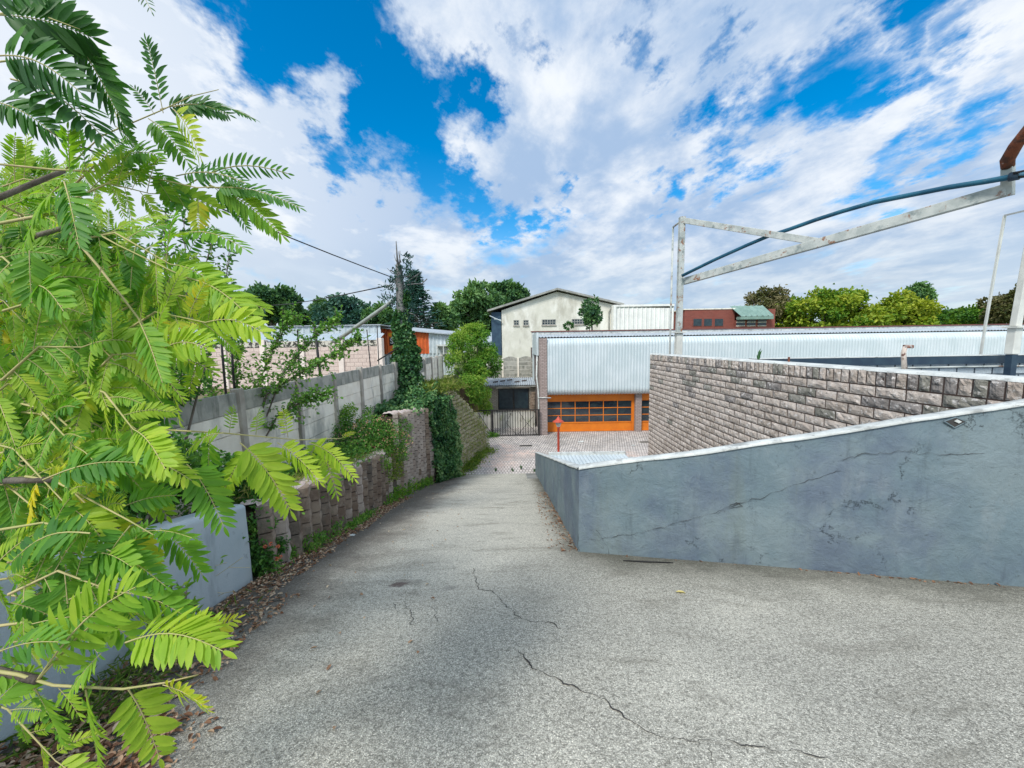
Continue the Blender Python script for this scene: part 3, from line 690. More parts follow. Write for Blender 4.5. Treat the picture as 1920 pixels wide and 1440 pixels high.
while z < twtop(0)+.1:
    lean = (z-YARD)*.16
    for i in range(nu):
        u0 = (i+(row*.33) % 1.0)/nu; u1 = u0+.92/nu
        if u1 > 1.0: continue
        if z > twtop((u0+u1)/2)-.02: continue
        p = twfoot(u0); q2 = twfoot(u1); ux = (q2-p); w = ux.length; ux.normalize(); nn = Vector((ux.y, -ux.x, 0))
        o = Vector((p.x-lean, p.y, z))-nn*.05
        b.mi = 0
        ang = R(44); ux2 = Vector((ux.x*math.cos(ang)-ux.y*math.sin(ang), ux.x*math.sin(ang)+ux.y*math.cos(ang), 0)); n2 = Vector((ux2.y, -ux2.x, 0))
        block(b, o+nn*.05, ux2, Vector((0, 0, 1)), n2, w*1.12, H0-.045, .05, i*3.1+row, 3, 2)
    z += H0; row += 1
b.build('stones', GRASSBLOCK, tw)

# ------------------------------------------------------------------ precast concrete fence on the terrace
pf = thing('precast_fence', 'weathered precast concrete slab fence with slim posts on the terrace at left', 'fence', (-4.1, 2, -2.4))
FX = -4.1; posts = [551, 617, 667, 705.5, 738.5]
py_ = [FX*F/(px-960) for px in posts]; bay = (py_[-1]-py_[0])/4; print('fence posts y', py_, bay)
ftop = lambda y: -.62 if y > 7 else -.62-.05*(7-y)*.3
y0 = py_[0]-bay*4
cells = []; y = y0; k = 0
while y < 23.2: cells.append(y); y += bay
for i, y in enumerate(cells):
    zt = ftop(y)+random.uniform(-.012, .02); ln = random.uniform(-.03, .03)
    p = MB(); p.hexa([(FX-.06, y-.055, zt-2.0), (FX+.10, y-.055, zt-2.0), (FX+.10, y+.055, zt-2.0), (FX-.06, y+.055, zt-2.0)],
                     [(FX-.06, y-.05+ln, zt+.05), (FX+.085, y-.05+ln, zt+.05), (FX+.085, y+.05+ln, zt+.05), (FX-.06, y+.05+ln, zt+.05)])
    p.build('post', CONCPOST, pf, bevel=.008)
    if i == len(cells)-1: break
    p = MB(); st = random.uniform(-.02, .02)
    for s in range(6):
        z1 = ftop(y)-s*.3+st; dx = random.uniform(-.006, .006)
        p.mi = 1 if (s == 0 and y < 18) or (s == 1 and random.random() < .15) else 0
        p.hexa([(FX-.01+dx, y+.05, z1-.292), (FX+.04+dx, y+.05, z1-.292), (FX+.04+dx, y+bay-.05, z1-.292+.01), (FX-.01+dx, y+bay-.05, z1-.292+.01)],
               [(FX-.01+dx, y+.05, z1), (FX+.03+dx, y+.05, z1), (FX+.03+dx, y+bay-.05, z1+.01), (FX-.01+dx, y+bay-.05, z1+.01)])
    p.build('slab_panel', [CONC, CONCTOP], pf, bevel=.006)
# black leaning poles behind it, carrying old wire
fps = [((433, 618), (437, 700)), ((558, 622), (561, 690)), ((590, 612), (600, 700)), ((688, 620), (694, 682)), ((707, 612), (710, 676)), ((415, 640), (420, 700))]
fl = ['thin black pole behind the concrete fence, next left of the green sapling top', 'thin black pole rising behind the concrete fence through the leafy shrub', 'thick dark pole leaning behind the second slab of the concrete fence',
      'leaning black pole behind the concrete fence in front of the last pink wall bay', 'thin black pole behind the fence at the left edge of the orange shed', 'short black pole behind the fence, leftmost of the row, among leaves']
for i, (a, bq) in enumerate(fps):
    X = FX-.35; p0 = aX(bq[0], bq[1], X); p1 = aY(a[0], a[1], p0.y)
    m_ = MB(); r_ = .028 if i in (2,) else .016; m_.tube([p0-Vector((0, 0, 1.6)), p0, p1], [r_*1.1, r_*1.1, r_], 8)
    m_.tube([p1, p1+Vector((0, 0, .04))], [r_*1.3, r_*.6], 8)
    tag(m_.build('pole', BLACKM, None, True), fl[i], 'pole', 'black poles behind the concrete fence')
m_ = MB(); p0 = aX(708, 676, FX-.3); p1 = aY(757, 646, p0.y+1.5); m_.tube([p0, p1], .025, 8); tag(m_.build('brace_bar', BLACKM, None, True), 'black diagonal bar propped between the fence top and the ivy covered trunk', 'bar')

# ------------------------------------------------------------------ corrugated sheet helper
def corr(b, p0, p1, q0, q1, pitch=.2, amp=.02, sub=4, nv=1, shape='sin'):
    """sheet between edge p0->p1 (across the ribs) and q0->q1 (other end of the ribs)"""
    p0, p1, q0, q1 = map(Vector, (p0, p1, q0, q1)); L = (p1-p0).length; n = max(2, int(L/pitch)*sub)
    nn = (p1-p0).cross(q0-p0).normalized(); P = []
    for i in range(n+1):
        u = i/n; ph = (i % sub)/sub
        a = amp*math.sin(2*math.pi*ph) if shape == 'sin' else (amp if i % sub == 0 else -amp*.6)
        A = p0.lerp(p1, u)+nn*a; B = q0.lerp(q1, u)+nn*a
        P.append([tuple(A.lerp(B, j/nv)) for j in range(nv+1)])
    b.grid(P)

# ------------------------------------------------------------------ warehouse across the yard
FY = 23.0
wx = lambda px, y=FY, py=720: aY(px, py, y).x
wh = thing('warehouse', 'long low warehouse with curved white ribbed cladding above orange glazed doors', 'building', (1.7, FY, YARD))
zbot = aY(1120, 741, FY-.55).z; ztop = aY(1120, 633, FY-.3).z; x0 = aY(1026, 700, FY-.5).x; x1 = 36.0
print('barrel', zbot, ztop, x0)
prof = []; rad = .42; yf = FY-.6
for i in range(7):
    a = i/6*math.pi/2; prof.append((yf+rad-rad*math.sin(a), zbot+rad-rad*math.cos(a)))
prof += [(yf, zbot+rad+(ztop-zbot-2*rad)*k/4) for k in (1, 2, 3)]
for i in range(7):
    a = i/6*math.pi/2; prof.append((yf+rad-rad*math.cos(a), ztop-rad+rad*math.sin(a)))
prof = [(yf+rad+.5, zbot)]+prof+[(yf+rad+1.1, ztop+.02)]
b = MB(); rows = []; pitch = .176; nn_ = int((x1-x0)/pitch)*5
pn = []
for i, (y, z) in enumerate(prof):
    a = prof[max(i-1, 0)]; c = prof[min(i+1, len(prof)-1)]; t = Vector((c[0]-a[0], c[1]-a[1])).normalized(); pn.append((-t.y, t.x))
for i in range(nn_+1):
    x = x0+pitch*i/5; k = i % 5; a = -.035 if k == 0 else 0
    dx = [0, .06, 0.02, 0, -.06][k]*-.55
    rows.append([(x+dx*-1, y+pn[j][0]*a, z+pn[j][1]*a) for j, (y, z) in enumerate(prof)])
b.grid(rows)
b.quad(*[(x0, y, z) for y, z in prof])
b.build('cladding', CLAD, wh)
# recess wall, brick piers, doors
zd = YARD
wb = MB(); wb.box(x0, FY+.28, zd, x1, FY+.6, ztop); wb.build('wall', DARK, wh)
piers = [(1012, 1026, 24.0), (1189, 1201, 23.0)]
pdx = aY(1201, 780, FY).x-aY(1024, 780, FY).x
pierx = [aY(1012, 780, FY-.5).x, aY(1190, 780, FY).x]; 
pw_ = .38
m_ = MB(); zpt = aY(1018, 634, FY-.6).z
m_.box(pierx[0], FY-.62, zd, x0-.01, FY+.3, zpt); m_.build('pier', BRICKP, wh)
xs = [x0]
stepx = pierx[1]-x0+pw_
for i in range(5):
    px0 = pierx[1]+i*stepx
    m_ = MB(); m_.box(px0, FY-.12, zd, px0+pw_, FY+.28, zbot+.1); m_.build('pier', BRICKP, wh)
zo1 = aY(1110, 752, FY).z; zg0 = aY(1110, 792, FY).z; zo0 = zd+.06; zt0 = zbot+.02
for i in range(5):
    a = x0+.02 if i == 0 else pierx[1]+pw_+(i-1)*stepx+.01; c = pierx[1]+i*stepx-.01
    d = MB(); d.box(a, FY+.12, zd+.03, c, FY+.2, zg0-.02)          # bottom panel
    d.box(a, FY+.08, zo1+.015, c, FY+.18, zt0)                        # top band
    d.box(c-.14, FY+.07, zd+.02, c, FY+.2, zt0)
    d.box(a, FY+.09, zg0-.05, c-.15, FY+.16, zg0); d.box(a, FY+.09, zd+.02, c-.15, FY+.15, zd+.08)
    n6 = 6; ww = (c-.15-a)/n6; hh = (zo1-zg0)/3
    for k in range(1, n6+1): d.box(a+ww*k-.02, FY+.09, zg0, a+ww*k+.02, FY+.15, zo1+.02)
    for k in range(0, 4): d.box(a, FY+.095, zg0+hh*k-.02, c-.15, FY+.155, zg0+hh*k+.02)
    for k in range(1, n6): d.box(a+ww*k-.006, FY+.115, zd+.1, a+ww*k+.006, FY+.125, zg0-.06)
    do = d.build('door', ORANGE, wh)
    for r3 in range(3):
        for k in range(n6):
            gq = MB(); gq.box(a+ww*k+.021, FY+.13, zg0+hh*r3+.021, a+ww*(k+1)-.021, FY+.14, zg0+hh*(r3+1)-.021); gq.build('pane', GLASSD, do)
# roof behind the barrel
zr1 = aY(1500, 631, FY+1.6).z
rb = MB(); corr(rb, (pierx[0]+.1, FY+1.5, ztop+.1), (x1, FY+1.5, ztop+.1), (pierx[0]+.1, FY+3.6, ztop+.32), (x1, FY+3.6, ztop+.32), .2, .03); rb.build('roof', ROOFGREY, wh)
rb = MB(); rb.box(pierx[0]+.1, FY+1.3, ztop-.3, x1, FY+1.48, ztop+.05); rb.build('shadow_strip', DARK, wh)  # near-black strip painted as the shadow gap between barrel and roof
rb = MB(); rb.box(pierx[0]-.2, FY+3.65, ztop-.2, x1, FY+3.8, ztop+.48); rb.build('fascia', WHITEPAINT, wh)
rb = MB(); rb.box(pierx[0]-.26, FY+3.6, ztop+.483, x1, FY+3.95, ztop+.56); rb.build('ridge_cap', BROWNCAP, wh)
# side wall seen edge-on at the left
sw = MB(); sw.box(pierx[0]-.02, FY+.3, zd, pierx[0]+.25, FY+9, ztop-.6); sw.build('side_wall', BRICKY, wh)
sw = MB(); sw.box(pierx[0]-.14, FY-.3, ztop-1.0, pierx[0]-.02, FY+4, ztop+.35); sw.box(pierx[0]-.16, FY+3.9, zd+1, pierx[0]-.04, FY+4.0, ztop+.4); sw.build('barge_board', CLAD, wh)
sw = MB(); xg = pierx[0]-.10
sw.tube([(xg, FY-.2, ztop-1.0), (xg-.06, FY-.35, ztop-2.2), (xg+.02, FY-.5, ztop-3.0), (xg+.04, FY-.55, YARD+1.9), (xg+.02, FY-.55, YARD+.2)], .05, 8); sw.build('downpipe', WHITEPAINT, wh, True)
sw = MB(); sw.tube([(xg+.02, FY-.66, zbot-.08), (x0+.2, FY-.66, zbot-.1)], .03, 8); sw.build('pipe_bend', WHITEPAINT, wh, True)

# ------------------------------------------------------------------ gate between the mossy wall and the warehouse
GY = 22.2
gt = thing('gate', 'black iron bar gate with cross braces closing the passage left of the warehouse', 'gate', (-1.5, GY, YARD))
gx0 = aY(925, 800, GY).x; gx1 = aY(1011, 800, GY).x; gz1 = aY(960, 769, GY).z; gz0 = YARD+.06
gxl = aY(896, 800, GY).x
def bars(b, a, c, n):
    for i in range(n+1): x = a+(c-a)*i/n; b.box(x-.018, GY-.012, gz0, x+.018, GY+.012, gz1)
fr = MB(); fr.box(gx0, GY-.025, gz0-.02, gx1, GY+.025, gz0+.03); fr.box(gx0, GY-.025, gz1-.02, gx1, GY+.025, gz1+.03); fr.box(gx1-.05, GY-.03, gz0-.05, gx1+.03, GY+.03, gz1+.03); fr.build('frame', BLACKM, gt)
b = MB(); bars(b, gx0+.1, gx1-.05, 17); b.build('bars', BLACKM, gt)
mid = (gx0+gx1)/2+.15; zm = (gz0+gz1)/2
b = MB()
for s in (-1, 1):
    for (p, q) in (((0, gz1), (.62, zm)), ((.62, zm), (0, gz0))):
        pass
cxs = (gx0+gx1)/2
for (xa, za, xb, zb) in ((gx0+.75, zm, cxs-.2, gz1), (gx0+.75, zm, cxs+.05, gz0), (cxs+.1, gz1, gx1-.75, zm), (cxs+.05, gz0, gx1-.3, gz1-.35), (gx1-.75, zm, gx1-.05, gz0)):
    b.beam((xa, GY-.03, za), (xb, GY-.03, zb), .02)
b.build('brace', BLACKM, gt)
b = MB(); b.box(gx0-.12, GY-.08, YARD-.1, gx0+.02, GY+.08, gz1+.05); b.build('gate_post', BLACKM, gt, bevel=.01)
b = MB(); b.box(gxl, GY-.02, gz1-.02, gx0-.13, GY+.02, gz1+.03)
for i in range(4): x = gxl+.12+(gx0-.15-gxl-.12)*i/3; b.box(x-.012, GY-.012, gz0+.5-.25*i*.7, x+.012, GY+.012, gz1)
b.beam((gxl, GY, gz1-.05), (gx0-.15, GY, gz0+.15), .03); b.build('side_rail', BLACKM, gt)

# stained wall and outbuilding behind the gate
b = MB(); zs1 = aY(960, 775, 25.0).z
b.hexa([(-3.2, 24.6, YARD), (1.45, 24.6, YARD), (1.45, 25.6, YARD), (-3.2, 25.6, YARD)], [(-3.2, 25.0, zs1), (1.45, 25.0, zs1), (1.45, 25.6, zs1), (-3.2, 25.6, zs1)])
tag(b.build('wall', STAINWALL), 'stained whitewashed bank wall seen through the black gate', 'wall')
OY = 26.0
ob = thing('outbuilding', 'small tan brick outbuilding with one dark window behind the gate', 'building', (0, OY, YARD))
ox0 = aY(905, 750, OY).x; ox1 = aY(1008, 750, OY).x; oz1 = aY(960, 724, OY).z
wx0 = aY(934, 750, OY).x; wx1 = aY(992, 750, OY).x; wz1 = aY(962, 728, OY).z; wz0 = aY(962, 768, OY).z
b = MB(); b.box(ox0, OY, YARD, wx0, OY+3, oz1); b.box(wx1, OY, YARD, ox1, OY+3, oz1); b.box(wx0, OY+.001, YARD, wx1, OY+3, wz0); b.box(wx0, OY+.001, wz1, wx1, OY+3, oz1); b.build('wall', BRICKOUT, ob)
b = MB(); e = .07
b.box(wx0, OY-.03, wz0, wx1, OY+.05, wz0+e); b.box(wx0, OY-.03, wz1-e, wx1, OY+.05, wz1); b.box(wx0, OY-.03, wz0+e, wx0+e, OY+.05, wz1-e); b.box(wx1-e, OY-.03, wz0+e, wx1, OY+.05, wz1-e)
b.box((wx0+wx1)/2-.05, OY-.03, wz0+e, (wx0+wx1)/2+.05, OY+.05, wz1-e)
wn = b.build('window', BLACKM, ob); b = MB(); b.box(wx0+e, OY+.02, wz0+e, wx1-e, OY+.03, wz1-e); b.build('pane', GLASSB, wn)
b = MB(); b.box(wx0-.1, OY-.05, wz1+.003, wx1+.1, OY+.1, wz1+.1); b.build('lintel', CONC, wn)
b = MB(); za = aY(960, 722, OY-.3).z; zb_ = aY(960, 708, OY+2.2).z
corr(b, (ox0+.1, OY-.35, za), (ox1-.15, OY-.35, za), (ox0+.1, OY+2.2, zb_), (ox1-.15, OY+2.2, zb_), .15, .03); ro = b.build('roof', ROOFGREY, ob)
for i in range(5):
    xx = ox0+.7+i*.5; yy = OY+.4+.3*(i % 3); zz = za+(zb_-za)*(yy-OY+.35)/2.55+.06; b = MB(); b.beam((xx, yy, zz), (xx+.35, yy+.12, zz+.03), .09, .07); b.build('ballast_stone', MORTAR, ro, bevel=.02)
b = MB(); b.box(ox0, OY-.3, za-.14, ox1-.1, OY-.22, za-.04); b.build('eave_board', EAVE, ob)
# stacked dark stones by window
b = MB()
for i in range(7): block(b, Vector((wx1+.06, OY-.06, wz0+i*.19-.1)), Vector((1, 0, 0)), Vector((0, 0, 1)), Vector((0, -1, 0)), .35, .17, .06, i*2.3)
b.build('stone_pier', BLOCKM, ob)
# fence beyond, scalloped top
BFY = 29.5
bf = thing('precast_fence', 'grey concrete slab fence with arched tops below the gable building', 'fence', (0, BFY, -3))
fx0 = aY(925, 690, BFY).x; fx1 = aY(1003, 690, BFY).x; fz1 = aY(960, 671, BFY).z; fz0 = aY(960, 707, BFY).z; nb = 3; bw_ = (fx1-fx0)/2.7
for i in range(4):
    x = fx1-.1-i*bw_; m_ = MB(); m_.box(x-.06, BFY-.08, fz0-1.5, x+.06, BFY+.08, fz1+.02); m_.build('post', CONC, bf)
    if i == 3: break
    m_ = MB()
    hgt = (fz1-fz0)/5
    for s in range(5):
        z0 = fz0+s*hgt; m_.mi = 0 if s == 1 or s == 3 else 1
        if s < 4: m_.box(x-bw_+.06, BFY-.02, z0+.01, x-.06, BFY+.03, z0+hgt-.01)
        else:
            n8 = 8; bot = []; 
            for q8 in range(n8):
                xa = x-bw_+.06+(bw_-.12)*q8/n8; xb = x-bw_+.06+(bw_-.12)*(q8+1)/n8
                ha = .16*math.sin(math.pi*q8/n8); hb = .16*math.sin(math.pi*(q8+1)/n8)
                m_.hexa([(xa, BFY-.02, z0+.01), (xb, BFY-.02, z0+.01), (xb, BFY+.03, z0+.01), (xa, BFY+.03, z0+.01)], [(xa, BFY-.02, z0+hgt-.05+ha), (xb, BFY-.02, z0+hgt-.05+hb), (xb, BFY+.03, z0+hgt-.05+hb), (xa, BFY+.03, z0+hgt-.05+ha)])
    m_.build('slab_panel', [CONCMID, CONCTOP], bf)
b = MB(); b.box(-6, 29.2, YARD, 1.7, 29.4, fz0); struct(b.build('bank', SOIL))

# ------------------------------------------------------------------ gable building
BY = 42.0
gb = thing('gable_building', 'tall cream plastered building with a low gable roof and small barred windows', 'building', (0, BY, YARD))
P2 = lambda px, py, y=BY: aY(px, py, y)
wl = P2(941, 620).x; wr = P2(1149, 600).x; ap = P2(1044, 545); el = P2(941, 582).z; er = P2(1149, 571).z
BD = 22
b = MB(); b.add([(wl, BY, YARD), (wr, BY, YARD), (wr, BY, er), (ap.x, BY, ap.z-.1), (wl, BY, el), (wl, BY+BD, YARD), (wr, BY+BD, YARD), (wr, BY+BD, er), (ap.x, BY+BD, ap.z-.1), (wl, BY+BD, el)],
    [(0, 1, 2, 3, 4), (5, 9, 8, 7, 6), (0, 4, 9, 5), (1, 6, 7, 2), (4, 3, 8, 9), (3, 2, 7, 8)])
b.build('wall', PLASTER, gb)
b = MB(); lo = P2(914, 583); ro_ = P2(1168, 571)
b.hexa([(lo.x, BY-.5, lo.z-.12), (ap.x, BY-.5, ap.z+.04), (ap.x, BY+BD, ap.z+.04), (lo.x, BY+BD, lo.z-.12)], [(lo.x, BY-.5, lo.z+.08), (ap.x, BY-.5, ap.z+.24), (ap.x, BY+BD, ap.z+.24), (lo.x, BY+BD, lo.z+.08)])
b.hexa([(ap.x+.003, BY-.5, ap.z+.04), (ro_.x, BY-.5, ro_.z-.12), (ro_.x, BY+BD, ro_.z-.12), (ap.x+.003, BY+BD, ap.z+.04)], [(ap.x+.003, BY-.5, ap.z+.24), (ro_.x, BY-.5, ro_.z+.08), (ro_.x, BY+BD, ro_.z+.08), (ap.x+.003, BY+BD, ap.z+.24)])
b.build('roof', EAVE, gb)
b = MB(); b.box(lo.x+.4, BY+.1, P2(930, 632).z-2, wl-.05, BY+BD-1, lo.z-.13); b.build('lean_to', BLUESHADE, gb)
b = MB(); b.tube([P2(918, 592, BY-.3), P2(940, 602, BY-.3)], .05, 6); b.tube([P2(926, 598, BY-.3), P2(940, 600, BY-.3)], .04, 6); b.build('bracket', CLAD, gb)
for (xa, xb, ya, yb, nv) in ((963, 973, 600, 610, 2), (981, 991, 600, 610, 2), (1016, 1042, 599, 609, 5), (1072, 1097, 598, 608, 5)):
    p = P2(xa, ya); q = P2(xb, yb); x_a, x_b, z_b, z_a = p.x, q.x, p.z, q.z
    fr = MB(); e = .07
    fr.box(x_a, BY-.05, z_a, x_b, BY-.003, z_a+e); fr.box(x_a, BY-.05, z_b-e, x_b, BY-.003, z_b)
    for k in range(nv+1): xx = x_a+(x_b-x_a-e)*k/nv; fr.box(xx, BY-.045, z_a+e, xx+e, BY-.004, z_b-e)
    fr.box(x_a+e, BY-.04, (z_a+z_b)/2-.03, x_b, BY-.006, (z_a+z_b)/2+.03)
    w_ = fr.build('window', EAVE, gb); s_ = MB(); s_.box(x_a-.05, BY-.1, z_a-.12, x_b+.05, BY-.002, z_a-.003); s_.build('sill', CONCPOST, w_)
    s_ = MB(); s_.box(x_a+.02, BY-.02, z_a+.02, x_b-.02, BY-.008, z_b-.02); s_.build('pane', GLASSB, w_)
b = MB(); d0 = P2(1146, 576); b.tube([(d0.x, BY-.25, d0.z), (d0.x-.25, BY-.1, d0.z-.5), (d0.x-.25, BY-.1, YARD)], .07, 8); b.build('downpipe', EAVE, gb)
# cream sheet annexe
ab = thing('annexe', 'cream ribbed sheet metal annexe on the right of the gable building', 'building', (0, BY+1, YARD))
q0 = P2(1150, 572, BY-1); q1 = P2(1262, 574, BY-1)
b = MB(); corr(b, (q0.x+.2, BY-1, YARD), (q1.x, BY-1, YARD), (q0.x+.2, BY-1, q0.z-.2), (q1.x, BY-1, q1.z-.2), .45, .05, 4, 1, 'rib'); b.build('wall', CREAMSHEET, ab)
b = MB(); b.box(q0.x, BY-1.1, q0.z-.2, q1.x+.1, BY+8, q0.z+.02); b.box(q0.x, BY-1.12, YARD, q0.x+.3, BY+8, q0.z-.21); b.build('roof', CREAMSHEET, ab)
b = MB(); b.box(q1.x-.01, BY-.95, YARD, q1.x+.12, BY+8, q0.z-.21); b.build('side_wall', CREAMSHEET, ab)

# red brick building
RY = 62.0
rbx = thing('brick_building', 'low red brick building with a green copper roof bay beyond the warehouse', 'building', (20, RY, YARD))
g1x_ = aY(1442, 578, RY-.8).x; a0 = aY(1284, 581, RY); a1 = aY(1378, 580, RY); a2 = aY(1448, 578, RY)
b = MB(); b.box(a0.x, RY, YARD, a1.x, RY+10, a0.z); b.box(a1.x-.01, RY-.8, YARD, a2.x, RY+10, aY(1376, 593, RY-2).z-.55); b.box(a1.x+.01, RY+.7, YARD, a2.x-.01, RY+9.9, a0.z-.1); b.box(g1x_, RY-.79, YARD, a2.x-.02, RY+.69, a0.z-.12); b.build('wall', REDBRICK, rbx)
b = MB(); b.box(a0.x-.2, RY-.1, a0.z, a1.x, RY+10, a0.z+.15); b.build('capping', CONC, rbx)
g0 = aY(1376, 572, RY-.8); g1 = aY(1441, 572, RY-.8); gl = aY(1376, 593, RY-2).z
b = MB(); corr(b, (g0.x+.4, RY-2.0, gl), (g1.x+.1, RY-2.0, gl), (g0.x, RY+.6, g0.z), (g1.x-.1, RY+.6, g0.z), .75, .07, 4, 1, 'rib'); rr_ = b.build('roof', GREENROOF, rbx)
b = MB(); b.box(g0.x+.4, RY-2.02, gl-.5, g1.x+.1, RY-1.0, gl-.06); b.build('roof_apron', GREENROOF, rbx)
for (xa, xb) in ((1300, 1315), (1320, 1334), (1340, 1355)):
    p = aY(xa, 598, RY); q = aY(xb, 611, RY); w_ = MB(); w_.box(p.x-.12, RY-.06, q.z-.1, q.x+.12, RY-.01, p.z+.1); wo = w_.build('window', REDBRICK, rbx)
    w_ = MB(); w_.box(p.x, RY-.09, q.z, q.x, RY-.061, p.z); w_.build('pane', GLASSB, wo)
for (xa, xb) in ((1381, 1396), (1401, 1416), (1421, 1436)):
    p = aY(xa, 597, RY-.8); q = aY(xb, 611, RY-.8); w_ = MB()
    for zz in (p.z, (p.z+q.z)/2, q.z): w_.box(p.x-.05, RY-.9, zz-.04, q.x+.05, RY-.805, zz+.04)
    wo = w_.build('window', CONC, rbx); w_ = MB(); w_.box(p.x, RY-.86, q.z+.045, q.x, RY-.82, (p.z+q.z)/2-.045); w_.box(p.x, RY-.86, (p.z+q.z)/2+.045, q.x, RY-.82, p.z-.045); w_.build('pane', GLASSB, wo)

# ------------------------------------------------------------------ neighbours beyond the fence
PY = 19.5
pk = thing('boundary_wall', 'pink block boundary wall with piers and flint strip beyond the concrete fence', 'wall', (-12, PY, -2.1))
zt_ = aY(640, 637, PY).z; xr = aY(716, 640, PY).x
b = MB(); b.box(-28, PY, -2.3, xr, PY+.2, zt_-.35); b.build('block_panel', PINKBLOCK, pk)
b = MB(); b.box(-28, PY+.01, zt_-.348, xr, PY+.19, zt_-.03); b.build('flint_strip', FLINT, pk)
xp = xr-.12; i = 0
while xp > -27:
    b = MB(); b.box(xp-.13, PY-.07, -2.3, xp+.13, PY+.27, zt_+.06); b.build('pier', PINKPIER, pk, bevel=.01); xp -= 1.97
wr_ = thing('shed', 'long shed with white ribbed roof edge behind the pink wall', 'shed', (-14, PY+1.5, -2.1))
ya = PY+2; zw = aY(640, 622, ya).z
b = MB(); corr(b, (-24, ya-.6, zw-.45), (aY(715, 640, ya).x, ya-.6, zw-.55), (-24, ya+2, zw+.05), (aY(700, 640, ya).x, ya+2, zw-.05), .2, .03); b.build('roof', WHITEROOF, wr_)
b = MB(); b.box(-24, ya, -2.2, aY(712, 640, ya).x, ya+.1, zw-.5); b.build('wall', CLADGREY, wr_)
gs = thing('shed', 'grey ribbed metal shed rising behind the white roofed shed', 'shed', (-14, 24.5, -2.1))
yg = 25.0; zg = aY(640, 611, yg).z; xg1 = aY(713, 612, yg).x
b = MB(); corr(b, (-19.5, yg, -2.2), (xg1, yg, -2.2), (-19.5, yg, zg), (xg1, yg, zg), .38, .03, 4, 1, 'rib'); b.build('wall', CLADGREY, gs)
b = MB(); b.box(-19.6, yg-.1, zg, xg1+.05, yg+5, zg+.06); b.build('roof', ROOFGREY, gs)
# orange and grey shed with sign
SY = 27.0; sp = lambda px, py: aY(px, py, SY)
os_ = thing('shed', 'corrugated shed painted orange at one end with a painted sign', 'shed', (-7, SY, -2.1))
xa = sp(715, 640).x; xb = sp(804, 640).x; xc = sp(850, 640).x; zA = sp(715, 615).z; zC = sp(850, 628).z
zq = lambda x: zA+(zC-zA)*(x-xa)/(xc-xa)
zlow = sp(740, 664).z
b = MB(); corr(b, (xa, SY, zlow), (xb, SY, zlow), (xa, SY, zq(xa)), (xb, SY, zq(xb)), .25, .03); b.build('orange_wall', ORANGESHEET, os_)
b = MB(); corr(b, (xa, SY+.03, -2.2), (xc, SY+.03, -2.2), (xa, SY+.03, zlow), (xc, SY+.03, zlow), .25, .03); corr(b, (xb, SY, zlow), (xc+1, SY, zlow), (xb, SY, zq(xb)), (xc+1, SY, zq(xc+1)), .25, .03); b.box(xa, SY+.1, -2.2, xa+.05, SY+5, zA-.1); b.build('wall', CLADGREY, os_)
b = MB(); b.hexa([(xa-.3, SY-.35, zA), (xc+1, SY-.35, zq(xc+1)), (xc+1, SY+5, zq(xc+1)+.3), (xa-.3, SY+5, zA+.3)], [(xa-.3, SY-.35, zA+.08), (xc+1, SY-.35, zq(xc+1)+.08), (xc+1, SY+5, zq(xc+1)+.38), (xa-.3, SY+5, zA+.38)]); b.build('roof', ROOFGREY, os_)
s0 = sp(726, 622); s1 = sp(757, 661)
b = MB(); b.box(s0.x, SY-.08, s1.z, s1.x, SY-.04, s0.z); sg = b.build('sign', ORANGESIGN, os_)
m0 = sp(730.5, 632); m1_ = sp(757, 648); xm = (m0.x+m1_.x)/2
b = MB(); b.hexa([(m0.x, SY-.1, m1_.z), (xm, SY-.1, m1_.z+.1), (m1_.x, SY-.1, m1_.z), (m1_.x, SY-.085, m1_.z), (xm, SY-.085, m1_.z+.1), (m0.x, SY-.085, m1_.z)],
                 [(m0.x, SY-.1, m0.z), (xm, SY-.1, m0.z-.1), (m1_.x, SY-.1, m0.z), (m1_.x, SY-.085, m0.z), (xm, SY-.085, m0.z-.1), (m0.x, SY-.085, m0.z)])
b.build('plaque', BLACKM, sg)
def text(body, name, size, loc, mt, parent, ext=.006):
    cu = bpy.data.curves.new(name, 'FONT'); cu.body = body; cu.size = size; cu.extrude = ext; cu.offset = size*.02
    o = bpy.data.objects.new(name, cu); COL.objects.link(o); bpy.context.view_layer.update()
    me = bpy.data.meshes.new_from_object(o.evaluated_get(bpy.context.evaluated_depsgraph_get())); bpy.data.objects.remove(o)
    me.transform(Matrix.Translation(loc) @ Matrix.Rotation(math.pi/2, 4, 'X')); me.materials.clear(); me.materials.append(mt)
    o = bpy.data.objects.new(name, me); COL.objects.link(o); setp(o, parent); return o
text('Sail Bu', 'lettering', .52, (m0.x+.05, SY-.11, m1_.z+.16), WHITEPAINT, sg)
b = MB(); k0 = sp(729, 625); b.box(k0.x, SY-.1, k0.z-.2, k0.x+.62, SY-.083, k0.z+.02); b.box(k0.x+.02, SY-.1, k0.z-.36, k0.x+.8, SY-.083, k0.z-.27); b.box(sp(732, 655).x, SY-.1, sp(732, 657).z, sp(750, 655).x, SY-.083, sp(732, 654.5).z); b.build('amber_strips', YELLOWSIGN, sg)
# window box on the grey shed wall
b = MB(); v0 = sp(820, 646); v1 = sp(846, 664)
b.box(v0.x, SY-.5, v0.z-.12, v1.x, SY-.02, v0.z); b.box(v0.x+.05, SY-.5, v1.z, v0.x+.11, SY-.44, v0.z-.12); b.box((v0.x+v1.x)/2, SY-.5, v1.z, (v0.x+v1.x)/2+.06, SY-.44, v0.z-.12); b.box(v1.x-.1, SY-.5, v1.z, v1.x, SY-.02, v0.z-.12)
b.box(v0.x+.2, SY-.12, v1.z, v1.x-.15, SY-.03, v0.z-.13); b.build('window_hood', WHITEPAINT, os_)

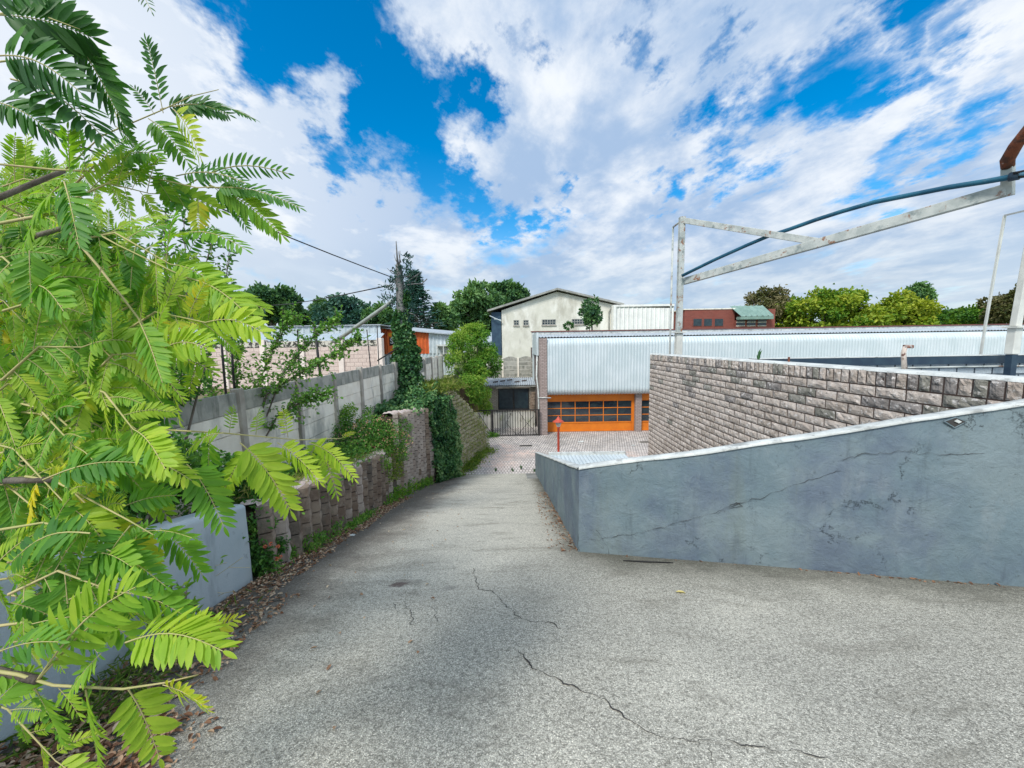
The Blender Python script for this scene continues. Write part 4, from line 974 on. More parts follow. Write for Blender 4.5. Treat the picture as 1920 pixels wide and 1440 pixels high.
# ------------------------------------------------------------------ leaning tube, wires, ivy trunk
TX, TY = aX(757, 700, -3.98).x, aX(757, 700, -3.98).y; print('trunk', TX, TY)
lp = MB(); p0 = aY(655, 622, TY+3.0); p1 = aY(752, 553, TY+.2); lp.tube([p0-(p1-p0)*.35, p0, p1], [.10, .085, .065], 12); tag(lp.build('leaning_pole', mat('galvanised_tube', (.30, .33, .30), (.24, .27, .25), 3, .6, .1, spec=.4), None, True), 'grey metal tube leaning against the dead trunk wrapped in ivy', 'pole')
def cable(name, label, pts, r_):
    q = []
    for (a, c) in zip(pts, pts[1:]):
        for i in range(8): q.append(a.lerp(c, i/8))
    q.append(pts[-1]); L = len(q)-1
    q = [p-Vector((0, 0, .5*math.sin(math.pi*i/L)*(pts[0]-pts[-1]).length*.03)) for i, p in enumerate(q)]
    m_ = MB(); m_.tube(q, r_, 6); tag(m_.build(name, BLACKM, None, True), label, 'cable', 'overhead cables')
p_end = aY(735, 520, TY)
far0 = aY(400, 372, 9.0); cable('overhead_cable', 'upper black overhead cable coming down to the dead trunk from the upper left', [far0+(far0-p_end)*.8, p_end], .016)
cable('overhead_cable', 'lower black overhead cable running left from the dead trunk above the far trees', [aY(430, 566, 40), aY(735, 534, TY)], .022)

DEADBARK = mat('grey_dead_bark', (.10, .10, .10), (.19, .19, .18), 8, .95, .6, 25, stretch=(1, 1, .25))
iv = thing('dead_tree', 'dead bare topped trunk wrapped in dark ivy standing at the concrete fence', 'tree', (TX, TY, -2.3))
b = MB(); tz = lambda py: aY(757, py, TY).z
b.tube([(TX+.02, TY, -2.4), (TX+.03, TY, tz(640)), (TX+.02, TY, tz(560)), (TX-.01, TY, tz(510)), (TX-.03, TY, tz(495))], [.24, .2, .17, .13, .08], 10)
b.tube([(TX+.2, TY+.05, tz(620)), (TX+.13, TY, tz(570)), (TX+.05, TY, tz(520))], [.09, .08, .05], 8)
b.tube([(TX-.03, TY, tz(497)), (TX-.05, TY, tz(480)), (TX-.06, TY, tz(452))], [.05, .03, .015], 6)
b.tube([(TX+.02, TY, tz(505)), (TX+.06, TY, tz(470))], [.03, .012], 6)
b.build('trunk', DEADBARK, iv, True)
b = MB()
def pt_(px, py): return aY(px, py, TY)
for pts in ([(752,492),(748,482),(746,470)], [(751,502),(743,488),(740,478)], [(750,518),(735,512),(725,502)], [(752,515),(732,507)], [(760,520),(776,517),(790,510)], [(762,530),(775,520),(788,512)],
            [(760,535),(780,533),(790,532),(800,522)], [(765,530),(778,527),(785,516)], [(750,530),(738,526),(727,523)], [(750,545),(735,540),(720,530)], [(745,560),(730,553),(715,550)], [(757,480),(760,475),(763,470)], [(752,505),(745,500)], [(762,585),(778,590),(790,605)], [(748,600),(740,590),(742,575)], [(764,520),(772,512),(773,506)]):
    q = [pt_(*p)+Vector((0, random.uniform(-.1, .1), 0)) for p in pts]; b.tube(q, [.022, .014, .006][:len(q)] if len(q) == 3 else [.02]*len(q), 5)
b.build('dead_branches', DEADBARK, iv, True)
P = []; T = []
N1 = 8500
for i in range(N1):
    v = random.random()
    py = 545+(775-545)*v**.8; ctr = pt_(757+6*math.sin(py*.05), py)
    wpx = 4+13*max(0, (py-545)/60) if py < 605 else 18+ (py-605)*.22
    if py > 700: wpx += (py-700)*.25
    wpx *= .75+.45*n3(py*.06, 1, 0)
    a = random.uniform(0, 2*math.pi); rr = wpx/F*TY*random.uniform(.7, 1.08)
    P.append((ctr.x+math.cos(a)*rr, ctr.y+math.sin(a)*rr*.8, ctr.z)); T.append(.45+.25*n3(ctr.x*2, py*.04, a))
P = np.array(P); n_ = len(P); D = rdir(n_, .7); outw = P-np.array([TX, TY, 0]); outw[:, 2] = .3
leafmesh('ivy', P, D, .11*(.6+.7*rng.random(n_)), .10, np.array(T)+rng.normal(size=n_)*.22, LIVY, iv, Nn=outw+rng.normal(size=P.shape)*.35)
# dark cone-like tufts near the top
P = []
for (px, py, w, h) in ((770,512,8,10),(745,525,10,8),(735,528,9,7),(728,540,12,8),(748,545,12,14),(770,535,12,10),(762,505,8,10),(722,560,9,6),(738,572,12,7),(765,550,12,14),(764,482,5,3),(757,545,9,9),(757,560,9,9),(755,575,10,9),(757,590,10,9),(755,520,6,8),(755,532,9,8),(740,560,10,6),(775,575,9,8),(762,600,12,8),(763,493,7,4),(750,505,5,5),(745,512,6,5)):
    for k in range(38):
        c = pt_(px+random.gauss(0, w*.5), py+random.gauss(0, h*.4)); P.append((c.x, c.y+random.gauss(0, .15), c.z))
P = np.array(P); n_ = len(P); D = rdir(n_, -.8)
leafmesh('needles', P, D, .14, .035, .35+rng.normal(size=n_)*.2, LBLUE, iv)

# ------------------------------------------------------------------ background trees
G = 'trees on the skyline'
Z0 = YARD
far = [
 ('tree', 'rounded dark tree with pale blossom on the skyline behind the concrete fence, left', 505, 572, 52, 36, 46, 7000, .5, LDARK, .45, 26, .34),
 ('tree', 'dark blue green tree on the skyline between the two overhead cables and the dead trunk', 655, 590, 58, 36, 42, 8000, .42, LBLUE, .6, 26, .34),
 ('tree', 'small grey green tree on the skyline just left of the dark blue green one', 607, 590, 26, 30, 50, 3500, .45, LDARK, .55, 16, .36),
 ('tree', 'lower grey green tree right of the blue green tree, in front of the pine', 715, 592, 26, 22, 38, 3000, .4, LDARK, .6, 14, .4),
 ('tree', 'narrow mid green tree between the pine and the big dark tree', 835, 600, 24, 28, 40, 3500, .4, LDARK, .7, 14, .4),
 ('tree', 'big dark green tree left of the gable building', 893, 578, 44, 48, 50, 9000, .5, LDARK, .62, 30, .3),
 ('tree', 'dark tree whose top shows over the left roof slope of the gable building', 950, 556, 40, 24, 66, 6000, .6, LDARK, .45, 22, .32),
 ('tree', 'sparse olive brown tree behind the green copper roof', 1438, 575, 48, 36, 75, 5000, .55, LBROWN, .5, 24, .28),
 ('tree', 'broad bright yellow green tree, largest of those above the warehouse roof', 1555, 592, 88, 46, 70, 12000, .62, LYEL, .6, 42, .24, -1.0),
 ('tree', 'yellow green tree with golden tips right of the broadest one', 1680, 594, 62, 44, 68, 9000, .6, LYEL, .8, 32, .27, -1.0),
 ('tree', 'dark round topped tree rising behind the golden tipped tree', 1722, 556, 32, 24, 95, 5000, .7, LDARK, .55, 18, .34),
 ('tree', 'low spreading green tree between the dark round tree and the brown one', 1800, 600, 62, 26, 80, 6000, .62, LYEL, .3, 28, .3, -1.0),
 ('tree', 'brown green tree behind the cream gantry post at far right', 1898, 575, 44, 44, 66, 6000, .55, LBROWN, .5, 24, .3),
 ('tree', 'dim green tree far left, seen through the hanging fronds', 385, 580, 60, 42, 48, 6000, .5, LDARK, .5, 24, .34),
 ('tree', 'dim green tree at the left edge of the skyline behind the fronds', 230, 560, 80, 55, 48, 6000, .5, LDARK, .5, 26, .34),
 ('tree', 'low grey green tree beyond the thin black pole, right of the blossoming tree', 560, 600, 34, 18, 55, 3000, .5, LDARK, .5, 14, .4),
]
for (nm, lab, px, py, rx, ry, Y, n, ls, mt, ti, k, clm, *ym) in far:
    tree(nm, lab, px, py, rx, ry, Y, n, ls, mt, Z0, G, tint=ti, k=k, clump=clm, ymin=(ym[0] if ym else -.75))
# blossom on the first
# pine with layered branches
pn_ = thing('pine_tree', 'dark layered pine standing behind the dead trunk', 'tree', (aY(790, 600, 38).x, 38, Z0), G)
P = []; D = []; b = MB(); base = aY(782, 620, 38); topp = aY(776, 508, 38)
b.tube([(base.x, 38, Z0), (base.x, 38, base.z), (topp.x, 38, topp.z)], [.3, .22, .05], 8)
for i in range(30):
    f_ = i/29; z = base.z-.6+(topp.z-base.z+.4)*f_; cx_ = base.x+(topp.x-base.x)*f_; Lb = 3.1*(1-f_)**1.2+.12
    for k in range(9):
        a = random.uniform(0, 2*math.pi); L = Lb*random.uniform(.55, 1.1); e = Vector((math.cos(a)*L, math.sin(a)*L, random.uniform(-.1, .35)*L*.4))
        s = Vector((cx_, 38, z)); b.tube([s, s+e*.6, s+e], [.05, .03, .01], 4, False)
        for q in range(13):
            u = random.uniform(.25, 1.05); p = s+e*u+Vector((random.gauss(0, .16), random.gauss(0, .16), random.gauss(0, .07))); P.append(p); D.append((e.x+random.gauss(0, .8*L), e.y+random.gauss(0, .8*L), random.gauss(.15, .3)*L))
P = np.array([list(p) for p in P]); D = np.array(D); n_ = len(P)
leafmesh('crown', P, D, .5*(.6+.6*rng.random(n_)), .11, .4+rng.normal(size=n_)*.22, LBLUE, pn_); b.build('trunk', BARK, pn_, True)
# small shrub growing on the warehouse roof edge
rt = thing('shrub', 'small dark leafy shrub growing in front of the gable building, right of its middle window', 'shrub', (aY(1108, 616, 28).x, 28, -1), None)
_, cl = crown('', aY(1110, 586, 28), (22/F*28, 29/F*28), .8, 1500, .2, LDARK, rt, 22, .42, .26, 1, -1)
P, d, tt = clumpcloud([(aY(1066, 611, 28), (.28, .3, .2))], 120); leafmesh('side_shoot', P, d, .2, .1, .4+tt*.2, LDARK, rt)
b = MB(); c0 = aY(1110, 618, 28); b.tube([(c0.x, 28, -2.2), c0, aY(1110, 570, 28)], [.08, .06, .02], 6)
for q, _ in cl[:10]: b.tube([c0.lerp(aY(1110, 575, 28), .5), q], [.03, .01], 4)
b.build('stem', BARK, rt, True)

# bright bush beyond fence end with drooping yellowish growth
bb = thing('bush', 'large bright green bush spilling over the end of the mossy wall', 'bush', (-3, 24, -2.5))
cls = []
for (px, py, rx, ry, y) in ((868, 650, 26, 34, 23.5), (905, 650, 32, 34, 24.5), (850, 680, 14, 24, 22.8), (885, 690, 30, 26, 23.6), (915, 680, 22, 26, 24.6), (865, 625, 20, 16, 24.5), (895, 618, 22, 14, 25)):
    c = aY(px, py, y)
    for k in range(7):
        o = Vector((random.uniform(-.7, .7)*rx, random.uniform(-.7, .7)*ry, 0)); cc = aY(px+o.x, py+o.y, y+random.uniform(-.5, .5)); cls.append((cc, (rx*.45/F*y, rx*.45/F*y, ry*.4/F*y)))
P, d, tt = clumpcloud(cls, 11000); n_ = len(P); xx = (P[:, 0]-P[:, 0].mean())
leafmesh('foliage', P, d+rng.normal(size=d.shape)*.6-np.array([0, 0, .5]), .17*(.6+.8*rng.random(n_)), .05, .62-.22*xx/1.5+(tt-.5)*.5+rng.normal(size=n_)*.15+d[:, 2]*.15, LBAMB, bb, Nn=d+rng.normal(size=d.shape)*.5)
b = MB()
for q, _ in cls[::4]:
    q = Vector(q); b.tube([(-2.6, 24, -3.2), Vector((-2.6, 24, -3.2)).lerp(q, .5)+Vector((0, 0, .3)), q], [.05, .035, .01], 5)
b.build('stem', BARK, bb, True)
cb = thing('creeper', 'yellow green creeper hanging down between the bush and the gate', 'creeper', (-1.4, 22.3, -4.5))
cls = [(aY(px, py, y), (.38, .35, .42)) for (px, py, y) in ((884, 716, 21.8), (895, 728, 22.4), (902, 742, 22.6), (908, 756, 22.8), (893, 745, 22), (910, 735, 23), (886, 730, 21.5), (912, 765, 22.9), (900, 715, 22.6), (875, 712, 21.2))]
P, d, tt = clumpcloud(cls, 3200, .3); n_ = len(P)
leafmesh('foliage', P, d*.5+rng.normal(size=d.shape)*.4-np.array([0, 0, .7]), .16, .05, .72+(tt-.5)*.45+rng.normal(size=n_)*.18, LBAMB, cb)
b = MB(); [b.tube([cls[0][0], c[0]], [.03, .01], 5) for c in cls[1:]]; b.build('stem', BARK, cb)

# ------------------------------------------------------------------ street lamp in the yard
LY = 17.2; lt = aY(1047, 778, LY); lx = lt.x
sl = thing('street_lamp', 'small red lamp post with conical hat in front of the orange doors', 'lamp', (lx, LY, YARD))
b = MB(); b.lathe((lx, LY, YARD), [(0, 0), (.14, 0), (.14, .04), (.07, .08), (.055, .15), (.052, lt.z-.62-YARD), (.075, lt.z-.60-YARD), (.075, lt.z-.56-YARD), (0, lt.z-.56-YARD)], 12); b.build('post', REDLAMP, sl, True)
b = MB(); b.lathe((lx, LY, lt.z), [(0, 0), (.02, -.02), (.012, -.07), (.05, -.10), (.075, -.14), (.09, -.18), (.17, -.25), (.27, -.30), (.265, -.315), (.1, -.29), (0, -.28)], 20); b.build('lamp_hat', REDLAMP, sl, True)
b = MB(); b.lathe((lx, LY, lt.z), [(0, -.29), (.13, -.30), (.15, -.33), (.085, -.52), (.06, -.545), (0, -.55)], 16); b.build('lamp_shade', FROST, sl, True)

# carport roof below the parapet
cpx = thing('carport', 'low carport roof of white ribbed sheet tucked behind the parapet corner', 'carport', (2.4, 11, YARD))
q0 = aY(1030, 852, 11.5); q1 = aY(1172, 853.5, 11.5); zt2 = q0.z
b = MB(); corr(b, (q0.x, 11.5, zt2-.03), (q1.x, 11.5, zt2-.03), (q0.x, 6.6, zt2-.0), (q1.x, 6.6, zt2-.0), .11, .018); b.build('roof', WHITEROOF, cpx)
b = MB(); b.box(q0.x-.02, 11.5, zt2-.05, q1.x+.02, 11.58, zt2+.05); b.build('ridge_cap', WHITEPAINT, cpx)
for (x, y) in ((q0.x+.06, 11.4), (q1.x-.06, 11.4), (q0.x+.06, 6.8), (q1.x-.06, 6.8)):
    b = MB(); b.box(x-.04, y-.04, YARD, x+.04, y+.04, zt2-.06); b.build('leg', STEELW, cpx)

# ------------------------------------------------------------------ rough brick wall and sunken roof behind it
WX = 5.05; yl = WX/ray(1219, 663).x*ray(1219, 663).y; zt3 = aX(1219, 664, WX).z; zt3b = aX(1800, 706, WX).z
print('brick wall', yl, zt3, zt3b, aX(1912, 708, WX))
bk = thing('brick_wall', 'high wall of rough pale split bricks with white coping behind the painted parapet', 'wall', (WX, 9, YARD))
CH = 7.85*yl/F; SH = CH*1.40; BL = CH*2.72; SWd = CH*.92
b = MB(); print('course', CH, BL)
def rough(b, y0, y1, z0, z1, ny, nz, seed, amp):
    # rockfaced brick facing -X
    P = []
    for i in range(ny+1):
        row = []
        for j in range(nz+1):
            y = y0+(y1-y0)*i/ny; z = z0+(z1-z0)*j/nz
            e = min(i, ny-i, j, nz-j); a = 0 if e == 0 else 1
            d = (.010+.006*(1 if e > 1 else .4))*a+amp*a*(n3(y*14, z*14, seed)+.5*n3(y*33, z*33, seed+5))
            row.append((WX-d, y+(.004*n3(seed, i, j) if e == 0 else 0), z+(.004*n3(j, seed, i) if e == 0 else 0)))
        P.append(row)
    b.grid(P)
    q = P; bx = WX+.03
    b.grid([[P[i][nz] for i in range(ny+1)], [(bx, P[i][nz][1], P[i][nz][2]) for i in range(ny+1)]])
    b.grid([[P[i][0] for i in range(ny+1)], [(bx, P[i][0][1], P[i][0][2]) for i in range(ny+1)]])
    b.grid([[P[0][j] for j in range(nz+1)], [(bx, P[0][j][1], P[0][j][2]) for j in range(nz+1)]])
    b.grid([[P[ny][j] for j in range(nz+1)], [(bx, P[ny][j][1], P[ny][j][2]) for j in range(nz+1)]])
y = yl; k = 0; J = .0095
while y-SWd > 3.52:
    y0 = y-SWd; b.mi = random.choice([0, 1, 1, 2, 2, 3]) if y > 5 else random.choice([1, 2, 2, 3])
    top = zt3-random.uniform(0, .018); 
    rough(b, y0+J, y-J, zt3-SH+J, top, 5, 7, k*1.3, .02); y = y0; k += 1
row = 0; z = zt3-SH
while z > zt3-SH-CH*27:
    y = yl-(BL*.5 if row % 2 else 0)
    if row % 2: rough(b, yl-BL*.5+J, yl-J, z-CH+J, z-J, 5, 4, row, .02)
    while y > 3.6:
        y0 = max(y-BL, 3.52); dark = (.35 if row < 2 else (.16 if row < 5 else .03))+.22*n3(y*.7, z*.9, 2)
        b.mi = (random.choice([2, 3]) if random.random() < dark else (0 if random.random() < .65 else 1))
        rough(b, y0+J, y-J, z-CH+J, z-J, 8, 4, row*5.7+y*3, .015); y = y0
    z -= CH; row += 1
b.build('bricks', SPLIT, bk)
b = MB(); b.box(WX+.002, 3.51, YARD, WX+.3, yl-.002, zt3-.03); b.build('core', MORTAR, bk)
b = MB(); rows = []
i = 0; y = yl+.03
while y > 3.5:
    rows.append([(WX-.005+.012*n3(y*3, 0, 0), y, zt3-.012), (WX+.02+.012*n3(y*4, 1, 0), y, zt3+.02), (WX+.18, y, zt3+.03+.006*n3(y*5, 2, 0)), (WX+.33, y, zt3+.025), (WX+.34, y, zt3-.05)]); y -= .08
b.grid(rows); b.quad(*rows[0]); b.build('coping', WHITEPAINT, bk, True)
# far return of the same wall
b = MB(); b.box(WX+.31, yl-.3, YARD, 12.5, yl-.02, zt3-.25); b.build('return_wall', MORTAR, bk)
fl_ = MB(); fl_.box(WX+.31, 3.6, -2.2, 16, yl-.35, -2.0); struct(fl_.build('roof_terrace', ROOFGREY))

# white block upstand with dark steel beam on top
UY = 8.6
us = thing('block_upstand', 'pale painted block wall under a dark steel beam at the foot of the gantry post', 'wall', (10, UY, -2))
bz1 = aY(1700, 668, UY-.1).z; bz0 = aY(1700, 684, UY-.1).z
b = MB(); b.box(WX+.4, UY, -2.0, 15, UY+.2, bz0-.005); b.build('wall', WHITEBRICK, us)
b = MB(); b.box(WX+.4, UY-.12, bz0, 15, UY+.22, bz1-.015); b.build('beam', DARKSTEEL, us)
b = MB(); b.box(WX+.4, UY-.13, bz1-.013, 15, UY+.23, bz1); b.build('flashing', WHITEPAINT, us)
b = MB(); zp = aY(1850, 687, UY-.2).z; b.tube([(8.2, UY-.2, zp), (15, UY-.2, zp)], .018, 8); b.build('conduit', STEELW, us, True)

# ------------------------------------------------------------------ gantry frames
P1Y = 14.7; g1a = aY(1277, 407, P1Y); g1b = aY(1274, 665, P1Y)
g1x = aY(1274.5, 560, P1Y).x
gy = thing('gantry', 'pale steel gantry frame with long sloping beam crossing the sky at right', 'gantry', (g1x, P1Y, -2))
w1 = .19
b = MB(); b.box(g1x-w1/2, P1Y-w1/2, aY(1275, 623, P1Y).z, g1x+w1/2, P1Y+w1/2, g1a.z); b.build('post', STEELW, gy, bevel=.01)
zf = aY(1274, 623, P1Y).z
b = MB(); b.box(g1x-w1/2-.02, P1Y-w1/2-.02, -2.0, g1x+w1/2+.02, P1Y+w1/2+.02, zf-.03); slv = b.build('sleeve', STEELPOST, gy, bevel=.01)
b = MB(); b.box(g1x-w1/2-.1, P1Y-w1/2-.1, zf-.028, g1x+w1/2+.1, P1Y+w1/2+.1, zf-.002); b.build('flange', STEELPOST, slv)
LB0 = aY(1281, 528, P1Y); LB1 = aY(1888, 356, 8.2)
b = MB(); b.beam(LB0, LB1, .16, .24); b.build('long_beam', STEELW, gy, bevel=.01)
UB0 = aY(1280, 413, P1Y); UB1 = LB0.lerp(LB1, .565)+Vector((0, -.0, .05))
b = MB(); b.beam(UB0, UB1, .14, .19); b.build('short_beam', STEELW, gy, bevel=.01)
b = MB(); s0_ = LB1+Vector((0.03, 0, -.13)); s1_ = aY(1890, 308, 8.15); b.beam(s0_, s1_, .16, .15); st_ = b.build('stub', STEELW, gy, bevel=.01)
b = MB(); e1 = aY(1889, 300, 8.1); e2 = aY(1905, 272, 7.9); e3 = aY(1935, 235, 7.5); b.tube([s1_-Vector((0, 0, .05)), e1, e2, e3], [.095, .105, .10, .10], 14); b.build('rusty_elbow', RUST, gy, True)
# slim return rod behind the post
rt0 = aY(1257, 617, 15.6); rt1 = aY(1258, 426, 15.6)
b = MB(); b.tube([(rt0.x, 15.6, -2), rt0, (rt0.x, 15.6, rt1.z)], .04, 8); b.tube([(rt0.x, 15.6, rt1.z), (g1x-.05, P1Y, g1a.z-.15)], .035, 8); b.build('rod', STEELW, gy, True)

g2 = thing('gantry', 'second gantry post at the right edge, wide cream steel with a slim rod beside it', 'gantry', (10.6, 8.2, -2))
a_ = aY(1904, 612, 8.2); tp = aY(1952, 350, 8.2); bt = aY(1897, 664, 8.2)
b = MB(); b.beam(a_, tp, .125, .125, up=(0, 1, 0)); b.build('post', STEELPOST, g2, bevel=.012)
b = MB(); b.beam(Vector((bt.x, 8.2, bt.z)), a_-Vector((0, 0, .02)), .155, .155, up=(0, 1, 0)); s2 = b.build('sleeve', STEELPOST, g2, bevel=.012)
b = MB(); b.box(a_.x-.13, 8.07, a_.z-.03, a_.x+.13, 8.33, a_.z); b.build('flange', STEELPOST, s2)
b = MB(); b.box(bt.x-.06, 8.14, -2.0, bt.x+.06, 8.26, bt.z-.005); b.build('shaded_leg', DARKSTEEL, g2)  # dark colour stands in for shade on the post below the beam
r0 = aY(1848, 607, 9.2); r1 = aY(1884, 404, 9.2); r2 = aY(1935, 392, 8.4)
b = MB(); b.beam((r0.x-.12, 9.2, -2), r0, .04); b.beam(r0, r1, .04, .04, up=(0, 1, 0)); b.beam(r1, r2, .035); b.build('rod', STEELPOST, g2)
# blue pipe
pp = [(1279, 517, 14.5), (1340, 487, 13.6), (1400, 460, 12.8), (1440, 443, 12.2), (1480, 430, 11.7), (1530, 412, 11.1), (1580, 396, 10.6), (1640, 379, 10.0), (1720, 363, 9.3), (1780, 351, 8.8), (1850, 340, 8.3), (1895, 332, 8.0), (1945, 324, 7.7)]
b = MB(); b.tube([aY(*p) for p in pp], .055, 10); bp = thing('pipe', 'faded blue plastic pipe sagging along the gantry beam', 'pipe', aY(*pp[0])); b.build('tube', BLUEPIPE, bp, True)
b = MB(); c1_ = aY(1893, 332, 8.0); c2_ = aY(1912, 328.5, 7.88); b.tube([c1_, c2_], .085, 12); b.build('joint', DARKSTEEL, bp, True)
b = MB(); b.tube([aY(1905, 332, 7.9), aY(1925, 330, 7.8), aY(1960, 327, 7.6)], .02, 6); b.tube([aY(1900, 325, 7.9), aY(1930, 318, 7.7)], .02, 6); b.build('cable_tie', BLACKM, bp, True)
# rusty bracket post on coping
bx_, by_ = WX+.22, None
pb = aX(1697, 686, WX+.25); 
rp = thing('bracket_post', 'rust streaked bent steel bracket standing on the brick wall coping', 'bracket', pb)
pb2 = aY(1694, 662, pb.y); pb3 = aY(1697, 650, pb.y)
b = MB(); b.tube([(pb.x, pb.y, zt3), (pb2.x, pb.y, pb2.z), (pb3.x, pb.y, pb3.z)], [.03, .028, .024], 10); b.build('post', mat('flaking_cream_paint', (.62, .54, .47), (.5, .42, .36), 8, .8, .3, stain=[((.10, .03, .02), 9, .55, .62, (1, 1, 1), .95)]), rp, True)
b = MB(); b.beam(aY(1695, 649.5, pb.y), aY(1711, 650, pb.y), .05, .045); pl = b.build('plate', RUST, rp, bevel=.01)
for px in (1698, 1708):
    c = aY(px, 649.5, pb.y-.03); b = MB(); b.lathe((0, 0, 0), [(0, .003), (.007, .003), (.008, 0)], 8)
    b.v = [(c.x+v[0], c.y-v[2], c.z+v[1]) for v in b.v]; b.build('bolt', WHITEPAINT, pl)
b = MB(); c = aX(1479, 675, WX+.2); b.tube([(c.x, c.y, zt3), (c.x, c.y, zt3+.12)], .018, 8); tag(b.build('pipe_stub', RUST), 'short rusty pipe stub on the brick wall coping', 'pipe')
c = aX(1422, 670, WX+.2); P = np.array([[c.x, c.y, zt3+.01]]*9); D = np.array([[random.uniform(-.3, .3), random.uniform(-.3, .3), 1] for _ in range(9)])
tag(leafmesh('weed', P, D, .28*(.4+.6*rng.random(9)), .03, .2+rng.random(9)*.3, LDARK), 'single dark weed sprouting from the brick wall coping', 'weed')

# ------------------------------------------------------------------ small yard things
def drain(px, py, lab):
    c = aZ(px, py, YARD); t = thing('drain_grate', lab, 'drain', (c.x, c.y, YARD), 'drain grates in the yard paving')
    b = MB(); w, l = .36, .16
    b.box(c.x-w, c.y-l, YARD+.001, c.x+w, c.y-l+.04, YARD+.012); b.box(c.x-w, c.y+l-.04, YARD+.001, c.x+w, c.y+l, YARD+.012); b.box(c.x-w, c.y-l+.041, YARD+.001, c.x-w+.04, c.y+l-.041, YARD+.012); b.box(c.x+w-.04, c.y-l+.041, YARD+.001, c.x+w, c.y+l-.041, YARD+.012); b.build('frame', CONCPOST, t)
    b = MB(); b.box(c.x-w+.041, c.y-l+.041, YARD+.001, c.x+w-.041, c.y+l-.041, YARD+.004)
    b.build('pit', BLACKM, t)
    b = MB()
    for k in range(9): x = c.x-w+.08+k*(2*w-.16)/8; b.box(x-.012, c.y-l+.042, YARD+.005, x+.012, c.y+l-.042, YARD+.011)
    b.build('bars', BLACKM, t)
drain(986, 836, 'rectangular drain grate in the paving in front of the gate'); drain(1211, 829, 'drain grate in the paving beside the foot of the rough brick wall')
def scrap(px, py, s, lab, surf='yard'):
    c = aZ(px, py, YARD) if surf == 'yard' else aR(px, py); b = MB(); P = []
    for i in range(5):
        P.append([(c.x+(i/4-.5)*s, c.y+(j/3-.5)*s*.6+.1*s*n3(i, j, px), c.z+.02+.25*s*abs(n3(i*.8, j*.8, px))) for j in range(4)])
    b.grid(P); tag(b.build('paper_scrap', WHITEPAINT, None, True), lab, 'litter', 'scraps of paper')
scrap(1089, 829, .3, 'crumpled white scrap on the yard paving right of the lamp post'); scrap(1187, 836, .2, 'small pale scrap on the paving left of the brick wall foot')
scrap(660, 1006, .09, 'white scrap lying on the asphalt below the dark block wall', 'ramp')
# fallen leaves on the asphalt
def flat_leaf(px, py, L, w, tint, lab, ang, name='fallen_leaf'):
    c = aR(px, py); c.z += .012; P = np.array([list(c)]); D = np.array([[math.cos(ang), math.sin(ang), -K*math.sin(ang)]])
    tag(leafmesh(name, P, D, L, w, np.array([tint]), LDL, None, Nn=np.array([[0, .2, 1.0]])), lab, 'leaf', 'fallen leaves on the asphalt')
LDL = leafmat('fallen_leaf', [(.62, .50, .16), (.6, .55, .35), (.55, .2, .1)], .1, .7)
flat_leaf(1266, 1112, .095, .03, .1, 'yellow fallen leaf on the asphalt in front of the painted wall', -.2)
flat_leaf(240, 1397, .06, .018, .5, 'pale fallen leaf on the asphalt under the lowest fronds', .9)
b = MB(); b.tube([aR(1168, 1053)+Vector((0, 0, .012)), aR(1210, 1056)+Vector((0, 0, .02)), aR(1262, 1057)+Vector((0, 0, .012))], [.006, .009, .005], 6); tag(b.build('twig', BLACKM, None, True), 'dark twig lying at the foot of the painted wall', 'twig')
for (a, c, lb) in (((505, 1130), (532, 1127), 'thin dark twig on the asphalt near the leaf litter'),):
    b = MB(); b.tube([aR(*a)+Vector((0, 0, .01)), aR(*c)+Vector((0, 0, .012))], .003, 5); tag(b.build('twig', BLACKM), lb, 'twig')
# ------------------------------------------------------------------ leaf litter and ground cover
def litter():
    P = []; T = []; n = 5200
    for i in range(n):
        y = random.uniform(.6, 9.5); w = (.62 if y < 3.5 else .34)*random.random()**1.5
        if y < 1.9: w *= 1.5
        x = leftx(y)-.02+w+.1*n3(y*2, 3, 0)
        P.append((x, y, rz(y)+.008+random.random()*.03*(1-min(1, w/.6)))); T.append(random.random())
    for i in range(2200):
        y = random.uniform(.3, 1.9); x = random.uniform(-2.35, -1.35-.2*y+.15*n3(y*3, 1, 1)); P.append((x, y, rz(y)+.01+random.random()*.02)); T.append(random.random())
    for i in range(160):
        y = random.uniform(1.5, 12); x = leftx(y)+random.random()**2*2.0; P.append((x, y, rz(y)+.012)); T.append(random.uniform(.3, 1))
    for i in range(260):
        t = random.random()**.7*7; p = wallpt(t); P.append((p.x-back[0]*random.random()*.09, p.y-back[1]*random.random()*.12-.02, rz(p.y)+.01)); T.append(random.uniform(0, .5))
    for i in range(420):
        y = random.uniform(Cy, 10); x = rightx(y)-random.random()**2*.35; P.append((x, y, rz(y)+.01)); T.append(random.uniform(0, .7))
    P = np.array(P); n = len(P); D = rng.normal(size=(n, 3)); D[:, 2] = D[:, 2]*.25-K*D[:, 1]*0
    Nn = rng.normal(size=(n, 3))*.35+np.array([0, .2, 1])
    tag(leafmesh('leaf_litter', P, D, .045*(.35+rng.random(n)), .02, np.array(T), LEAFDRY, None, Nn=Nn), 'brown dead leaves gathered along the edges of the ramp', 'leaf litter', kind='stuff')
litter()
